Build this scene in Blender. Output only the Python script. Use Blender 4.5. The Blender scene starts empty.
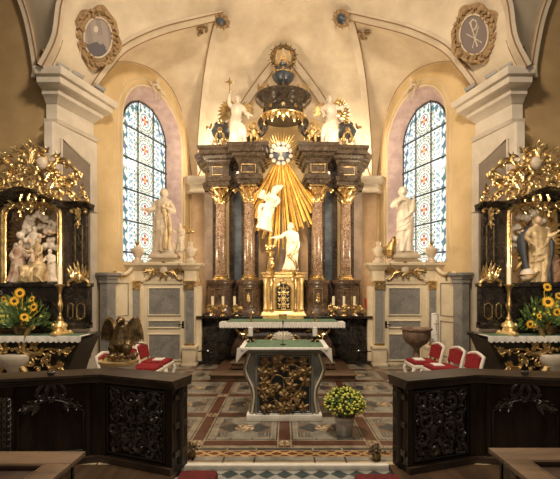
import bpy, bmesh, math, random
from mathutils import Vector, Matrix, Quaternion
from mathutils.bvhtree import BVHTree
PI = math.pi
R = random.Random(7)
VPX, VPY, F, EYE = 284.5, 287.0, 400.0, 1.7
def P(px, py, Y): return Vector(((px-VPX)/F*Y, Y, EYE-(py-VPY)/F*Y))
def X_(px, Y): return (px-VPX)/F*Y
def Z_(py, Y): return EYE-(py-VPY)/F*Y
COL = bpy.context.scene.collection

# ------------------------------------------------------------ materials
MATS = {}
def nodemat(name):
    m = bpy.data.materials.new(name); m.use_nodes = True
    nt = m.node_tree; b = nt.nodes['Principled BSDF']; MATS[name] = m
    return m, nt, b
def mat(name, c, rough=.5, metal=0., c2=None, scale=8., mix=(.4,.6), bump=0., bscale=None, detail=6., rvar=0., coat=0., stretch=None, sss=0.):
    m, nt, b = nodemat(name)
    b.inputs['Base Color'].default_value = (*c, 1); b.inputs['Roughness'].default_value = rough
    b.inputs['Metallic'].default_value = metal
    if coat: b.inputs['Coat Weight'].default_value = coat; b.inputs['Coat Roughness'].default_value = .12
    tc = nt.nodes.new('ShaderNodeTexCoord'); src = tc.outputs['Object']
    if stretch:
        mp = nt.nodes.new('ShaderNodeMapping'); mp.inputs['Scale'].default_value = stretch
        nt.links.new(src, mp.inputs[0]); src = mp.outputs[0]
    if c2:
        n = nt.nodes.new('ShaderNodeTexNoise'); n.inputs['Scale'].default_value = scale; n.inputs['Detail'].default_value = detail
        n.inputs['Roughness'].default_value = .62
        nt.links.new(src, n.inputs[0])
        r = nt.nodes.new('ShaderNodeValToRGB'); r.color_ramp.elements[0].position = mix[0]; r.color_ramp.elements[1].position = mix[1]
        r.color_ramp.elements[0].color = (*c, 1); r.color_ramp.elements[1].color = (*c2, 1)
        nt.links.new(n.outputs[0], r.inputs[0]); nt.links.new(r.outputs[0], b.inputs['Base Color'])
        if rvar:
            mr = nt.nodes.new('ShaderNodeMapRange'); mr.inputs[3].default_value = rough-rvar; mr.inputs[4].default_value = rough+rvar
            nt.links.new(n.outputs[0], mr.inputs[0]); nt.links.new(mr.outputs[0], b.inputs['Roughness'])
    if bump:
        n2 = nt.nodes.new('ShaderNodeTexNoise'); n2.inputs['Scale'].default_value = bscale or scale*3; n2.inputs['Detail'].default_value = 4
        nt.links.new(src, n2.inputs[0])
        bp = nt.nodes.new('ShaderNodeBump'); bp.inputs['Strength'].default_value = bump; bp.inputs['Distance'].default_value = .02
        nt.links.new(n2.outputs[0], bp.inputs['Height']); nt.links.new(bp.outputs[0], b.inputs['Normal'])
    return m
def marble(name, c, c2, vein, scale, rough=.25, vs=4., vw=.04):
    m, nt, b = nodemat(name)
    tc = nt.nodes.new('ShaderNodeTexCoord')
    n = nt.nodes.new('ShaderNodeTexNoise'); n.inputs['Scale'].default_value = scale; n.inputs['Detail'].default_value = 8; n.inputs['Distortion'].default_value = 1.2
    nt.links.new(tc.outputs['Object'], n.inputs[0])
    r = nt.nodes.new('ShaderNodeValToRGB'); r.color_ramp.elements[0].position = .35; r.color_ramp.elements[1].position = .65
    r.color_ramp.elements[0].color = (*c, 1); r.color_ramp.elements[1].color = (*c2, 1)
    nt.links.new(n.outputs[0], r.inputs[0])
    n2 = nt.nodes.new('ShaderNodeTexNoise'); n2.inputs['Scale'].default_value = vs; n2.inputs['Detail'].default_value = 6; n2.inputs['Distortion'].default_value = 2.
    nt.links.new(tc.outputs['Object'], n2.inputs[0])
    r2 = nt.nodes.new('ShaderNodeValToRGB'); e = r2.color_ramp.elements
    e[0].position = .5-vw; e[0].color = (0,0,0,1); e[1].position = .5; e[1].color = (1,1,1,1)
    e2 = e.new(.5+vw); e2.color = (0,0,0,1)
    nt.links.new(n2.outputs[0], r2.inputs[0])
    mx = nt.nodes.new('ShaderNodeMix'); mx.data_type = 'RGBA'
    nt.links.new(r2.outputs[0], mx.inputs[0]); nt.links.new(r.outputs[0], mx.inputs[6]); mx.inputs[7].default_value = (*vein, 1)
    nt.links.new(mx.outputs[2], b.inputs['Base Color']); b.inputs['Roughness'].default_value = rough
    return m
def attrmat(name, rough=.4, emit=0., bump=0., noise=0.):
    m, nt, b = nodemat(name)
    a = nt.nodes.new('ShaderNodeVertexColor'); a.layer_name = 'Col'
    out = a.outputs[0]
    if noise:
        tc = nt.nodes.new('ShaderNodeTexCoord'); n = nt.nodes.new('ShaderNodeTexNoise'); n.inputs['Scale'].default_value = 6.; n.inputs['Detail'].default_value = 6
        nt.links.new(tc.outputs['Object'], n.inputs[0])
        mr = nt.nodes.new('ShaderNodeMapRange'); mr.inputs[1].default_value=.3; mr.inputs[2].default_value=.7; mr.inputs[3].default_value = 1-noise; mr.inputs[4].default_value = 1+noise
        nt.links.new(n.outputs[0], mr.inputs[0])
        mx = nt.nodes.new('ShaderNodeVectorMath'); mx.operation = 'SCALE'
        nt.links.new(out, mx.inputs[0]); nt.links.new(mr.outputs[0], mx.inputs['Scale']); out = mx.outputs[0]
    if not emit: nt.links.new(out, b.inputs['Base Color'])
    else: b.inputs['Base Color'].default_value=(.02,.02,.02,1)
    b.inputs['Roughness'].default_value = rough
    if emit:
        nt.links.new(out, b.inputs['Emission Color']); b.inputs['Emission Strength'].default_value = emit
    return m
def emis(name, c, s):
    m, nt, b = nodemat(name); b.inputs['Base Color'].default_value = (*c,1)
    b.inputs['Emission Color'].default_value = (*c,1); b.inputs['Emission Strength'].default_value = s
    return m

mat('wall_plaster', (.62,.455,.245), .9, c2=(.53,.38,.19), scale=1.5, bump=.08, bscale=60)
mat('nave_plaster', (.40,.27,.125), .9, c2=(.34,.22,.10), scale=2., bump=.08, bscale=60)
mat('vault_plaster', (.66,.55,.40), .9, c2=(.50,.40,.28), scale=1.3, mix=(.35,.65), bump=.05, bscale=40)
mat('rib_plaster', (.62,.52,.39), .85, c2=(.53,.44,.32), scale=2.)
mat('rib_line', (.24,.13,.065), .8)
mat('trim_stone', (.62,.54,.44), .7, c2=(.54,.465,.37), scale=3.)
mat('panel_taupe', (.24,.19,.145), .8, c2=(.21,.165,.125), scale=3.)
mat('reveal_mauve', (.50,.38,.36), .9, c2=(.40,.29,.28), scale=5.)
mat('stucco_brown', (.24,.14,.06), .7, c2=(.36,.23,.11), scale=12., bump=.5, bscale=50)
mat('gold', (.88,.64,.30), .27, .9, c2=(.40,.25,.095), scale=9., mix=(.42,.68), bump=.16, bscale=30)
mat('gold_ray_lit', (.98,.72,.28), .33, .7, c2=(.80,.52,.16), scale=6.)  # gold with frontal light put into its colour, paler than plain gold
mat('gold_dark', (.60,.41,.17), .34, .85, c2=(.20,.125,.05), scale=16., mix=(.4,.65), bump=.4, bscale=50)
mat('vine_bronze', (.36,.235,.10), .52, .5, c2=(.14,.085,.035), scale=16., mix=(.4,.65), bump=.4, bscale=50)
mat('gold_pale', (.95,.72,.35), .35, .6, c2=(.80,.52,.18), scale=12., mix=(.4,.65), bump=.25, bscale=40)
mat('bronze', (.30,.20,.09), .32, .7, c2=(.09,.06,.03), scale=12., bump=.4, bscale=50)
mat('statue_white', (.78,.70,.57), .45, c2=(.60,.51,.38), scale=5., mix=(.35,.7), bump=.1, bscale=30)
mat('statue_stone', (.62,.51,.38), .55, c2=(.44,.35,.25), scale=5., mix=(.35,.7), bump=.1, bscale=30)
mat('cloud_stucco', (.74,.64,.52), .55, c2=(.52,.42,.33), scale=4., bump=.1, bscale=20)
mat('ivory_paint', (.72,.62,.45), .4, c2=(.62,.50,.34), scale=3.)
mat('door_paint', (.78,.68,.50), .45, c2=(.70,.60,.43), scale=2.)
marble('marble_red', (.085,.042,.026), (.19,.11,.066), (.46,.36,.24), 9., .18, 11., .03)
marble('marble_black', (.010,.008,.007), (.028,.022,.018), (.12,.09,.06), 5., .15, 4., .010)
marble('marble_brown', (.055,.032,.021), (.12,.072,.046), (.30,.21,.14), 8., .22, 8., .018)
marble('marble_grey', (.185,.175,.165), (.26,.245,.225), (.34,.31,.27), 3., .4, 3., .02)
marble('marble_entab', (.028,.019,.013), (.060,.042,.029), (.16,.12,.085), 5., .16, 5., .012)
mat('blue_grey', (.075,.088,.105), .28, c2=(.04,.048,.06), scale=6.)
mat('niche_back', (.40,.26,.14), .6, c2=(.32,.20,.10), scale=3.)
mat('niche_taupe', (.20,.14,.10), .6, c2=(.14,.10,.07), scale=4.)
mat('wood_dark', (.010,.0065,.005), .30, c2=(.024,.015,.010), scale=6., bump=.15, bscale=50, stretch=(1,1,.25))
mat('wood_carved', (.018,.013,.010), .20, c2=(.036,.025,.018), scale=9., coat=1.)
mat('wood_top', (.028,.018,.012), .40, c2=(.065,.042,.028), scale=5., bump=.1, bscale=40, stretch=(.3,1,1))
mat('wood_pew', (.18,.115,.07), .42, c2=(.10,.065,.04), scale=7., bump=.1, bscale=50, stretch=(.25,1,1))
mat('wood_desk', (.05,.032,.022), .45, c2=(.08,.052,.035), scale=6.)
mat('wood_floor', (.085,.048,.025), .45, c2=(.045,.026,.014), scale=4., bump=.1, stretch=(1,.2,1))
mat('wood_step', (.13,.07,.04), .35, c2=(.075,.04,.022), scale=5.)
mat('red_velvet', (.34,.010,.016), .85, c2=(.17,.006,.009), scale=20.)
mat('red_carpet', (.13,.007,.008), .85, c2=(.08,.004,.005), scale=20.)
mat('white_paint', (.82,.76,.66), .4)
mat('linen', (.80,.76,.70), .8, c2=(.70,.65,.58), scale=20.)
mat('green_cloth', (.075,.14,.08), .75, c2=(.13,.21,.13), scale=14.)
mat('stone_white', (.80,.76,.68), .4, c2=(.68,.63,.55), scale=6.)
mat('stone_font', (.17,.105,.065), .55, c2=(.28,.19,.13), scale=9., bump=.3)
mat('wax', (.90,.80,.58), .45)
mat('brass', (.80,.55,.22), .28, .9)
mat('black_metal', (.015,.014,.013), .4, .6)
mat('lead', (.03,.035,.03), .5)
mat('leaf', (.10,.17,.04), .6, c2=(.045,.09,.02), scale=20.)
mat('leaf_pale', (.26,.33,.12), .6, c2=(.12,.19,.06), scale=20.)
mat('mum_yellow', (.85,.76,.16), .6, c2=(.55,.58,.10), scale=30.)
mat('sun_yellow', (.90,.55,.03), .55, c2=(.75,.38,.02), scale=30.)
mat('sun_brown', (.06,.03,.01), .8)
mat('dried', (.28,.20,.10), .8, c2=(.07,.05,.03), scale=30., mix=(.45,.55))
mat('silver', (.72,.70,.66), .32, .45, c2=(.45,.43,.40), scale=12., bump=.6, bscale=30)
mat('robe_gold', (.74,.56,.32), .42, .15, c2=(.44,.30,.15), scale=6.)
mat('robe_brown', (.30,.17,.09), .5, c2=(.20,.11,.06), scale=6.)
mat('robe_red', (.42,.25,.17), .5, c2=(.62,.50,.38), scale=9.)
mat('robe_blue', (.05,.055,.065), .5)
mat('skin_paint', (.66,.46,.32), .5)
mat('hair_brown', (.10,.055,.03), .6)
mat('panel_navy', (.010,.018,.024), .4)
mat('altar_grey', (.24,.235,.21), .4, c2=(.16,.155,.14), scale=5.)
mat('marble_green', (.055,.055,.042), .25, c2=(.025,.024,.018), scale=6.)
mat('paper', (.85,.82,.74), .7)
mat('floor_side', (.12,.08,.055), .4, c2=(.10,.07,.05), scale=3.)
mat('iron_hinge', (.10,.085,.07), .35, .7)
mat('spot_body', (.30,.28,.25), .5)
emis('spot_lens', (1.,.85,.6), 4.)
mat('red_glass', (.35,.01,.01), .15)
attrmat('floor_tile', .30, noise=.35)
attrmat('stained_glass', .2, emit=1.25)
attrmat('medallion_paint', .7)

# ------------------------------------------------------------ mesh builder
class MB:
    def __init__(s): s.v=[]; s.f=[]; s.M=None; s.c=None
    def add(s, vs, fs, cols=None):
        o=len(s.v); M=s.M
        s.v += [ (M@Vector(p)) if M else Vector(p) for p in vs]
        s.f += [tuple(i+o for i in f) for f in fs]
        if cols is not None:
            if s.c is None: s.c=[]
            s.c += cols
        return s
    def box(s, x0,x1,y0,y1,z0,z1):
        vs=[(x,y,z) for z in (z0,z1) for y in (y0,y1) for x in (x0,x1)]
        return s.add(vs,[(0,2,3,1),(4,5,7,6),(0,1,5,4),(2,6,7,3),(0,4,6,2),(1,3,7,5)])
    def bbox(s, x0,x1,y0,y1,z0,z1,b=.01):          # box with bevelled edges
        bm=bmesh.new(); bmesh.ops.create_cube(bm,size=1)
        for v in bm.verts: v.co=Vector(((x0+x1)/2+v.co.x*(x1-x0),(y0+y1)/2+v.co.y*(y1-y0),(z0+z1)/2+v.co.z*(z1-z0)))
        bmesh.ops.bevel(bm,geom=bm.edges[:],offset=b,segments=2,affect='EDGES',profile=.6)
        bm.verts.index_update()
        s.add([v.co.copy() for v in bm.verts],[[v.index for v in f.verts] for f in bm.faces]); bm.free(); return s
    def prism(s, poly, fn, d0, d1):                # poly in (a,b); fn(a,b,d)->xyz
        n=len(poly); vs=[fn(a,b,d0) for a,b in poly]+[fn(a,b,d1) for a,b in poly]
        fs=[tuple(range(n)),tuple(range(2*n-1,n-1,-1))]+[(i,(i+1)%n,n+(i+1)%n,n+i) for i in range(n)]
        return s.add(vs,fs)
    def lathe(s, prof, n=16, c=(0,0,0), sx=1., sy=1., a0=0., a1=2*PI, rfun=None):
        vs=[]; fs=[]; full=abs(a1-a0-2*PI)<1e-6; m=n if full else n+1
        for r,z in prof:
            for i in range(m):
                a=a0+(a1-a0)*i/n; rr=r*(rfun(a,z) if rfun else 1)
                vs.append((c[0]+rr*math.cos(a)*sx,c[1]+rr*math.sin(a)*sy,c[2]+z))
        for j in range(len(prof)-1):
            for i in range(n):
                k=(i+1)%m
                fs.append((j*m+i,j*m+k,(j+1)*m+k,(j+1)*m+i))
        if full:
            fs.append(tuple(range(n-1,-1,-1))); fs.append(tuple((len(prof)-1)*m+i for i in range(n)))
        return s.add(vs,fs)
    def tube(s, pts, rad, n=6, closed=False, flat=1., up=None):
        pts=[Vector(p) for p in pts]; m=len(pts)
        if not hasattr(rad,'__len__'): rad=[rad]*m
        vs=[]; fs=[]; prev=None
        for i,p in enumerate(pts):
            a=pts[(i-1)%m] if (closed or i>0) else p; b=pts[(i+1)%m] if (closed or i<m-1) else p
            t=(b-a); t=t.normalized() if t.length>1e-9 else Vector((0,0,1))
            if prev is None:
                u=Vector(up) if up else (Vector((0,1,0)) if abs(t.y)<.9 else Vector((1,0,0)))
            else: u=prev
            u=(u-t*u.dot(t)); u=u.normalized() if u.length>1e-6 else t.orthogonal().normalized()
            w=t.cross(u); prev=u
            for k in range(n):
                q=2*PI*k/n; vs.append(p+(u*math.cos(q)*flat+w*math.sin(q))*rad[i])
        L=m if closed else m-1
        for i in range(L):
            j=(i+1)%m
            for k in range(n):
                k2=(k+1)%n; fs.append((i*n+k,i*n+k2,j*n+k2,j*n+k))
        if not closed: fs.append(tuple(range(n-1,-1,-1))); fs.append(tuple((m-1)*n+k for k in range(n)))
        return s.add(vs,fs)
    def blob(s, c, r, n=10, m=7, rot=None):
        if not hasattr(r,'__len__'): r=(r,r,r)
        vs=[];fs=[]
        for j in range(1,m):
            th=PI*j/m
            for i in range(n):
                a=2*PI*i/n; vs.append(Vector((r[0]*math.sin(th)*math.cos(a),r[1]*math.sin(th)*math.sin(a),r[2]*math.cos(th))))
        vs.append(Vector((0,0,r[2]))); vs.append(Vector((0,0,-r[2]))); T=len(vs)-2
        for j in range(m-2):
            for i in range(n):
                k=(i+1)%n; fs.append((j*n+i,(j+1)*n+i,(j+1)*n+k,j*n+k))
        for i in range(n):
            k=(i+1)%n; fs.append((T,i,k)); fs.append((T+1,(m-2)*n+k,(m-2)*n+i))
        if rot: vs=[rot@v for v in vs]
        C=Vector(c); return s.add([v+C for v in vs],fs)
    def grid(s, fn, nu, nv, cfn=None, thick=None):
        vs=[fn(i/nu,j/nv) for j in range(nv+1) for i in range(nu+1)]
        fs=[]; cols=[] if cfn else None
        for j in range(nv):
            for i in range(nu):
                a=j*(nu+1)+i; fs.append((a,a+1,a+nu+2,a+nu+1))
                if cfn: cols.append(cfn((i+.5)/nu,(j+.5)/nv))
        return s.add(vs,fs,cols)
    def leaf(s, o, d, nrm, L, W, curl=.3, lobes=0, n=6):
        """a curved pointed leaf with raised midrib"""
        o=Vector(o); d=Vector(d).normalized(); nv=Vector(nrm).normalized(); sd=d.cross(nv).normalized()
        vs=[]; fs=[]
        for i in range(n+1):
            t=i/n; w=W*math.sin(PI*min(1,t*.92+.06))**.8*(1-.35*t)
            if lobes: w*=.78+.30*abs(math.cos(t*PI*lobes))
            c=o+d*(L*t*(1-.15*curl*t))+nv*(curl*L*t*t)
            vs += [c-sd*w+nv*(-.12*W), c+nv*(.30*W*(1-t)+.02*W), c+sd*w+nv*(-.12*W), c-nv*(.3*W*(1-t)+.05*W)]
        for i in range(n):
            a=i*4;b=a+4
            fs += [(a,a+1,b+1,b),(a+1,a+2,b+2,b+1),(a+2,a+3,b+3,b+2),(a+3,a,b,b+3)]
        fs += [(3,2,1,0),(n*4,n*4+1,n*4+2,n*4+3)]
        return s.add(vs,fs)
    def sweep(s, prof, path, closed=False, cap=True):
        """profile (out, z) swept along a plan path [(x,y)], out = to the right of travel, mitred"""
        m=len(path); vs=[]; fs=[]; n=len(prof)
        for i in range(m):
            p=Vector(path[i]); a=Vector(path[(i-1)%m]) if (closed or i>0) else None; b=Vector(path[(i+1)%m]) if (closed or i<m-1) else None
            d1=(p-a).normalized() if a is not None else None; d2=(b-p).normalized() if b is not None else None
            if d1 is None: d1=d2
            if d2 is None: d2=d1
            n1=Vector((d1.y,-d1.x)); n2=Vector((d2.y,-d2.x)); nn=(n1+n2)
            nn=nn.normalized() if nn.length>1e-5 else n1
            k=1/max(.35,nn.dot(n1))
            for o,z in prof: q=p+nn*(o*k); vs.append((q.x,q.y,z))
        L=m if closed else m-1
        for i in range(L):
            j=(i+1)%m
            for k in range(n-1): fs.append((i*n+k,j*n+k,j*n+k+1,i*n+k+1))
        if cap and not closed: fs.append(tuple(range(n))); fs.append(tuple((m-1)*n+k for k in range(n-1,-1,-1)))
        return s.add(vs,fs)
    def build(s, name, mt, parent=None, smooth=True, angle=40, recalc=True, kind=None, voxel=0, sm=0):
        me=bpy.data.meshes.new(name)
        off=Vector((0,0,0))
        if parent is not None: off=wloc(parent)
        else: off=Vector((0,0,0))
        me.from_pydata([v-off for v in s.v],[],s.f)
        if s.c:
            ca=me.color_attributes.new('Col','BYTE_COLOR','CORNER')
            li=0
            for p in me.polygons:
                c=s.c[p.index]
                for k in p.loop_indices: ca.data[k].color=(c[0],c[1],c[2],1)
        if recalc:
            bm=bmesh.new(); bm.from_mesh(me); bmesh.ops.recalc_face_normals(bm,faces=bm.faces); bm.to_mesh(me); bm.free()
        me.materials.append(MATS[mt]); me.update()
        if smooth:
            for p in me.polygons: p.use_smooth=True
            if angle<180 and not voxel: me.set_sharp_from_angle(angle=math.radians(angle))
        ob=bpy.data.objects.new(name,me); COL.objects.link(ob)
        if parent is not None: ob.parent=parent
        if kind: ob['kind']=kind
        if voxel:
            md=ob.modifiers.new('fuse','REMESH'); md.mode='VOXEL'; md.voxel_size=voxel; md.use_smooth_shade=True
            if sm:
                m2=ob.modifiers.new('soften','SMOOTH'); m2.factor=.5; m2.iterations=sm
        return ob
def wloc(o):
    v=Vector(o.location)
    while o.parent is not None: o=o.parent; v=v+Vector(o.location)
    return v
def tag(o,label,cat,group=None):
    o['label']=label; o['category']=cat
    if group: o['group']=group
    return o
def thing(name,label,cat,loc,group=None):
    o=bpy.data.objects.new(name,None); COL.objects.link(o); o.location=loc; o.empty_display_size=.1
    return tag(o,label,cat,group)
def solo(mb,name,mt,label,cat,loc,group=None,**k):
    """a thing that is one mesh: its origin at loc"""
    loc=Vector(loc); mb.v=[v-loc for v in mb.v]; o=mb.build(name,mt,None,**k); o.location=loc; return tag(o,label,cat,group)
def copytree(o,loc,label,parent=None):
    c=o.copy(); COL.objects.link(c)
    if parent is None: c.location=loc; c['label']=label
    else: c.parent=parent
    for ch in list(o.children): copytree(ch,None,None,c)
    return c
def catmull(pts,n=8):
    pts=[Vector(p) for p in pts]; out=[]
    for i in range(len(pts)-1):
        p0=pts[max(0,i-1)];p1=pts[i];p2=pts[i+1];p3=pts[min(len(pts)-1,i+2)]
        for k in range(n):
            t=k/n; out.append(.5*((2*p1)+(p2-p0)*t+(2*p0-5*p1+4*p2-p3)*t*t+(3*p1-p0-3*p2+p3)*t**3))
    out.append(pts[-1]); return out
def resample(pts,n):
    L=[0]
    for a,b in zip(pts,pts[1:]): L.append(L[-1]+(b-a).length)
    out=[]; j=0
    for i in range(n):
        d=L[-1]*i/(n-1)
        while j<len(L)-2 and L[j+1]<d: j+=1
        t=(d-L[j])/max(1e-9,L[j+1]-L[j]); out.append(pts[j].lerp(pts[j+1],min(1,t)))
    return out
def frame(o, ux, uz):
    """matrix: local x->ux, local z->uz, local y->into the wall"""
    ux=Vector(ux).normalized(); uz=Vector(uz).normalized(); uy=uz.cross(ux)
    M=Matrix((ux,uy,uz)).transposed().to_4x4(); M.translation=Vector(o); return M

# ---- rococo ornament, drawn in a local frame: x across, z up, -y towards the viewer
def curl(mb, p, ang, L, kind='C', k=3., r=.02, y=0., n=16, turns=1., lift=0., ball=True, both=False):
    """scroll by integrating curvature; ang in degrees"""
    a=math.radians(ang); x,z=p; pts=[];rad=[]; ds=L/n
    for i in range(n+1):
        t=i/n
        pts.append((x,y-lift*math.sin(PI*t),z)); rad.append(r*(.55+.75*math.sin(PI*(.1+.85*t)))*(1 if t<.9 else .8))
        if kind=='C': kk=k*(.35+2.6*abs(2*t-1)**3)
        elif kind=='S': kk=k*3.0*(2*t-1)*abs(2*t-1)**.6
        else: kk=k*(.3+4.2*t**2.5)                       # 'J' tight at the far end
        a+=kk*ds/ L * turns*1.0; x+=math.cos(a)*ds; z+=math.sin(a)*ds
    mb.tube(pts,rad,6)
    if ball: mb.blob(pts[-1],r*1.25,7,5)
    if ball and kind!='J': mb.blob(pts[0],r*1.25,7,5)
    return pts
def sprig(mb, p, ang, L, W, y=0., n=3, spread=40, curlv=.25):
    for i in range(n):
        a=math.radians(ang+(i-(n-1)/2)*spread); k=1-.25*abs(i-(n-1)/2)
        mb.leaf((p[0],y,p[1]),(math.cos(a),0,math.sin(a)),(0,-1,0),L*k,W*k,curlv,lobes=2)
def rosette(mb,p,r,y=0.,n=6):
    for i in range(n):
        a=2*PI*i/n; mb.blob((p[0]+r*.6*math.cos(a),y,p[1]+r*.6*math.sin(a)),(r*.42,r*.3,r*.42),6,5)
    mb.blob((p[0],y-r*.2,p[1]),r*.35,6,5)
def filler(mb, w, h, cell, r, rnd, y=0., symmetric=True):
    """dense acanthus relief filling a panel centred on 0: jittered rinceau spirals with leaves along their backs"""
    nx=max(1,round(w/cell)); nz=max(1,round(h/cell))
    for j in range(nz):
        for i in range(nx):
            cx=-w/2+(i+.5)*w/nx+rnd.uniform(-.22,.22)*cell; cz=-h/2+(j+.5)*h/nz+rnd.uniform(-.22,.22)*cell
            cs=cell*rnd.uniform(.75,1.35); a0=rnd.uniform(0,2*PI); sg=rnd.choice((-1,1)); q=rnd.uniform(1.6,2.9); el=rnd.uniform(.75,1.2)
            pts=[];rad=[]
            for k in range(15):
                t=k/14; rr=cs*.55*(1-.85*t); a=a0+sg*t*PI*q
                px=max(-w/2,min(w/2,cx+rr*math.cos(a)*el)); pz=max(-h/2,min(h/2,cz+rr*math.sin(a)))
                pts.append((px,y-r*1.1*math.sin(PI*t),pz)); rad.append(r*(.5+.8*math.sin(PI*t)))
                if k%3==1 and k<12:
                    d=a+sg*1.0; L=cs*rnd.uniform(.25,.42)
                    if abs(px+L*math.cos(d))<w/2 and abs(pz+L*math.sin(d))<h/2:
                        mb.leaf((px,y-r*.6,pz),(math.cos(d),-.15,math.sin(d)),(0,-1,0),L,L*.36,.35,lobes=2,n=5)
            mb.tube(pts,rad,6); mb.blob(pts[-1],r*1.4,7,5)

def figure(mb, o, h, pose=None, face=0., lean=0., fold=.10, seed=1, sway=.03, arms=True, girth=1., head=True):
    """a robed standing figure, one body. local: x right, -y towards viewer, z up. pose: dict L/R -> (elbow, hand) in units of h"""
    rn=random.Random(seed); C=math.cos(face); S=math.sin(face); o=Vector(o)
    M0=mb.M
    T=Matrix.Translation(o)@Matrix.Rotation(face,4,'Z')@Matrix.Rotation(lean,4,'Y')@Matrix.Scale(h,4)
    mb.M=(M0@T) if M0 else T
    prof=[(0,.150,.120),(.05,.140,.115),(.15,.122,.100),(.28,.112,.095),(.40,.112,.095),(.50,.115,.095),(.58,.100,.080),(.64,.090,.072),(.72,.110,.082),(.78,.118,.078),(.82,.100,.062),(.845,.055,.045),(.865,.034,.034),(.90,.032,.034)]
    n=36; vs=[];fs=[]; ph=[rn.uniform(0,6.28) for _ in range(4)]
    for z,wx,wy in prof:
        k=fold*max(.0,1-z/.86)*1.0+.02; knee=.03*math.exp(-((z-.30)/.10)**2)
        ox=sway*math.sin(PI*min(1,z*1.1)); 
        for i in range(n):
            a=2*PI*i/n
            f=1+k*(.6*math.sin(7*a+ph[0]+3.5*z)+.5*math.sin(11*a+ph[1]-5*z)+.3*math.sin(17*a+ph[2]+9*z))
            x=wx*girth*f*math.cos(a)+ox; y=wy*girth*f*math.sin(a)
            if knee and math.sin(a)<0 and math.cos(a)>0: y-=knee*1.2
            vs.append((x,y,z))
    for j in range(len(prof)-1):
        for i in range(n):
            q=(i+1)%n; fs.append((j*n+i,j*n+q,(j+1)*n+q,(j+1)*n+i))
    fs.append(tuple(range(n-1,-1,-1))); fs.append(tuple((len(prof)-1)*n+i for i in range(n)))
    mb.add(vs,fs)
    # diagonal mantle folds
    for k in range(4):
        z0=.70-.075*k+rn.uniform(-.02,.02); pts=[]; dr=rn.uniform(.12,.30)
        for q in range(9):
            t=q/8; a=PI+PI*.95*t
            pts.append(((.104+.004*k)*girth*math.cos(a)*(-1)+sway*.8,-(.088+.003*k)*girth*math.sin(PI*t)**.7,z0-dr*t-.05*math.sin(PI*t)))
        mb.tube(pts,[.007+rn.uniform(.010,.018)*math.sin(PI*q/8) for q in range(9)],6)
    if head:
        hx=sway*.3; mb.blob((hx,-.006,.938),(.053,.062,.070),14,10)
        mb.blob((hx,-.069,.930),(.010,.015,.017),6,5)                # nose
        mb.blob((hx,-.052,.902),(.022,.016,.016),8,5)                # chin and mouth
        mb.blob((hx,-.053,.914),(.016,.007,.004),6,4)
        for q in (-1,1):
            mb.blob((hx+q*.046,.0,.932),(.006,.011,.015),6,5)        # ears
            mb.blob((hx+q*.018,-.050,.951),(.013,.008,.005),6,4)     # brows
            mb.blob((hx+q*.018,-.047,.941),(.008,.007,.005),6,4)     # eyes
        mb.blob((hx,.012,.960),(.060,.064,.058),12,8)                # hair mass
        for q in range(9):
            a=PI*q/8; mb.blob((hx+.057*math.cos(a),.028*math.sin(a)+.01,.93-.02*math.sin(a*3)**2),(.017,.017,.032),6,5)
    if arms:
        pose=pose or {'L':((-.17,-.03,.62),(-.10,-.13,.60)),'R':((.17,-.03,.62),(.07,-.14,.66))}
        for sd,q in (('L',-1),('R',1)):
            if sd not in pose: continue
            el,ha=Vector(pose[sd][0]),Vector(pose[sd][1]); sh=Vector((q*.10+sway*.6,0,.795))
            pts=[sh,sh.lerp(el,.5)+Vector((q*.008,0,.0)),el,el.lerp(ha,.5),el.lerp(ha,.86),ha]
            mb.tube(pts,[.046,.044,.038,.040,.026,.017],9)
            # hanging sleeve
            mm=el.lerp(ha,.55); mb.tube([mm,mm+Vector((0,.005,-.05)),mm+Vector((0,.01,-.10))],[.030,.026,.008],7)
            d=(ha-el).normalized(); s1=d.cross(Vector((0,-1,0))); s1=s1.normalized() if s1.length>.05 else Vector((1,0,0))
            palm=ha+d*.022; mb.blob(palm,(.017,.013,.020),8,6)
            for k,(off,ln) in enumerate(((-.012,.030),(-.004,.036),(.004,.034),(.012,.027))):
                b=palm+d*.012+s1*off; nn=Vector((0,-.3,-.4))
                mb.tube([b,b+d*ln*.5,b+d*ln+nn*.012],[.0058,.0052,.0042],5)
            b=palm+s1*.014*-q; mb.tube([b,b+s1*(-q)*.014+d*.008,b+s1*(-q)*.016+d*.022],[.0065,.0055,.0045],5)
    mb.M=M0
def wing(mb, root, tip_ang, L, spread, n=9, y=0., W=.03, mir=1):
    """feathers fanning from root in local xz"""
    for row,(lk,wk,yo) in enumerate(((1.,1.,0),(.66,1.,-.012),(.38,1.1,-.022))):
        for i in range(n):
            t=i/(n-1); a=math.radians(tip_ang+spread*(t-.5)); ll=L*lk*(1-.35*t)
            mb.leaf((root[0]+mir*.05*L*t*math.cos(a),y+yo,root[1]+.03*L*t),(mir*math.cos(a),-.05,math.sin(a)),(0,-1,0),ll,W*wk,.08,n=5)
    mb.blob((root[0],y-.01,root[1]),(L*.12,L*.06,L*.12),8,6)
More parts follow.
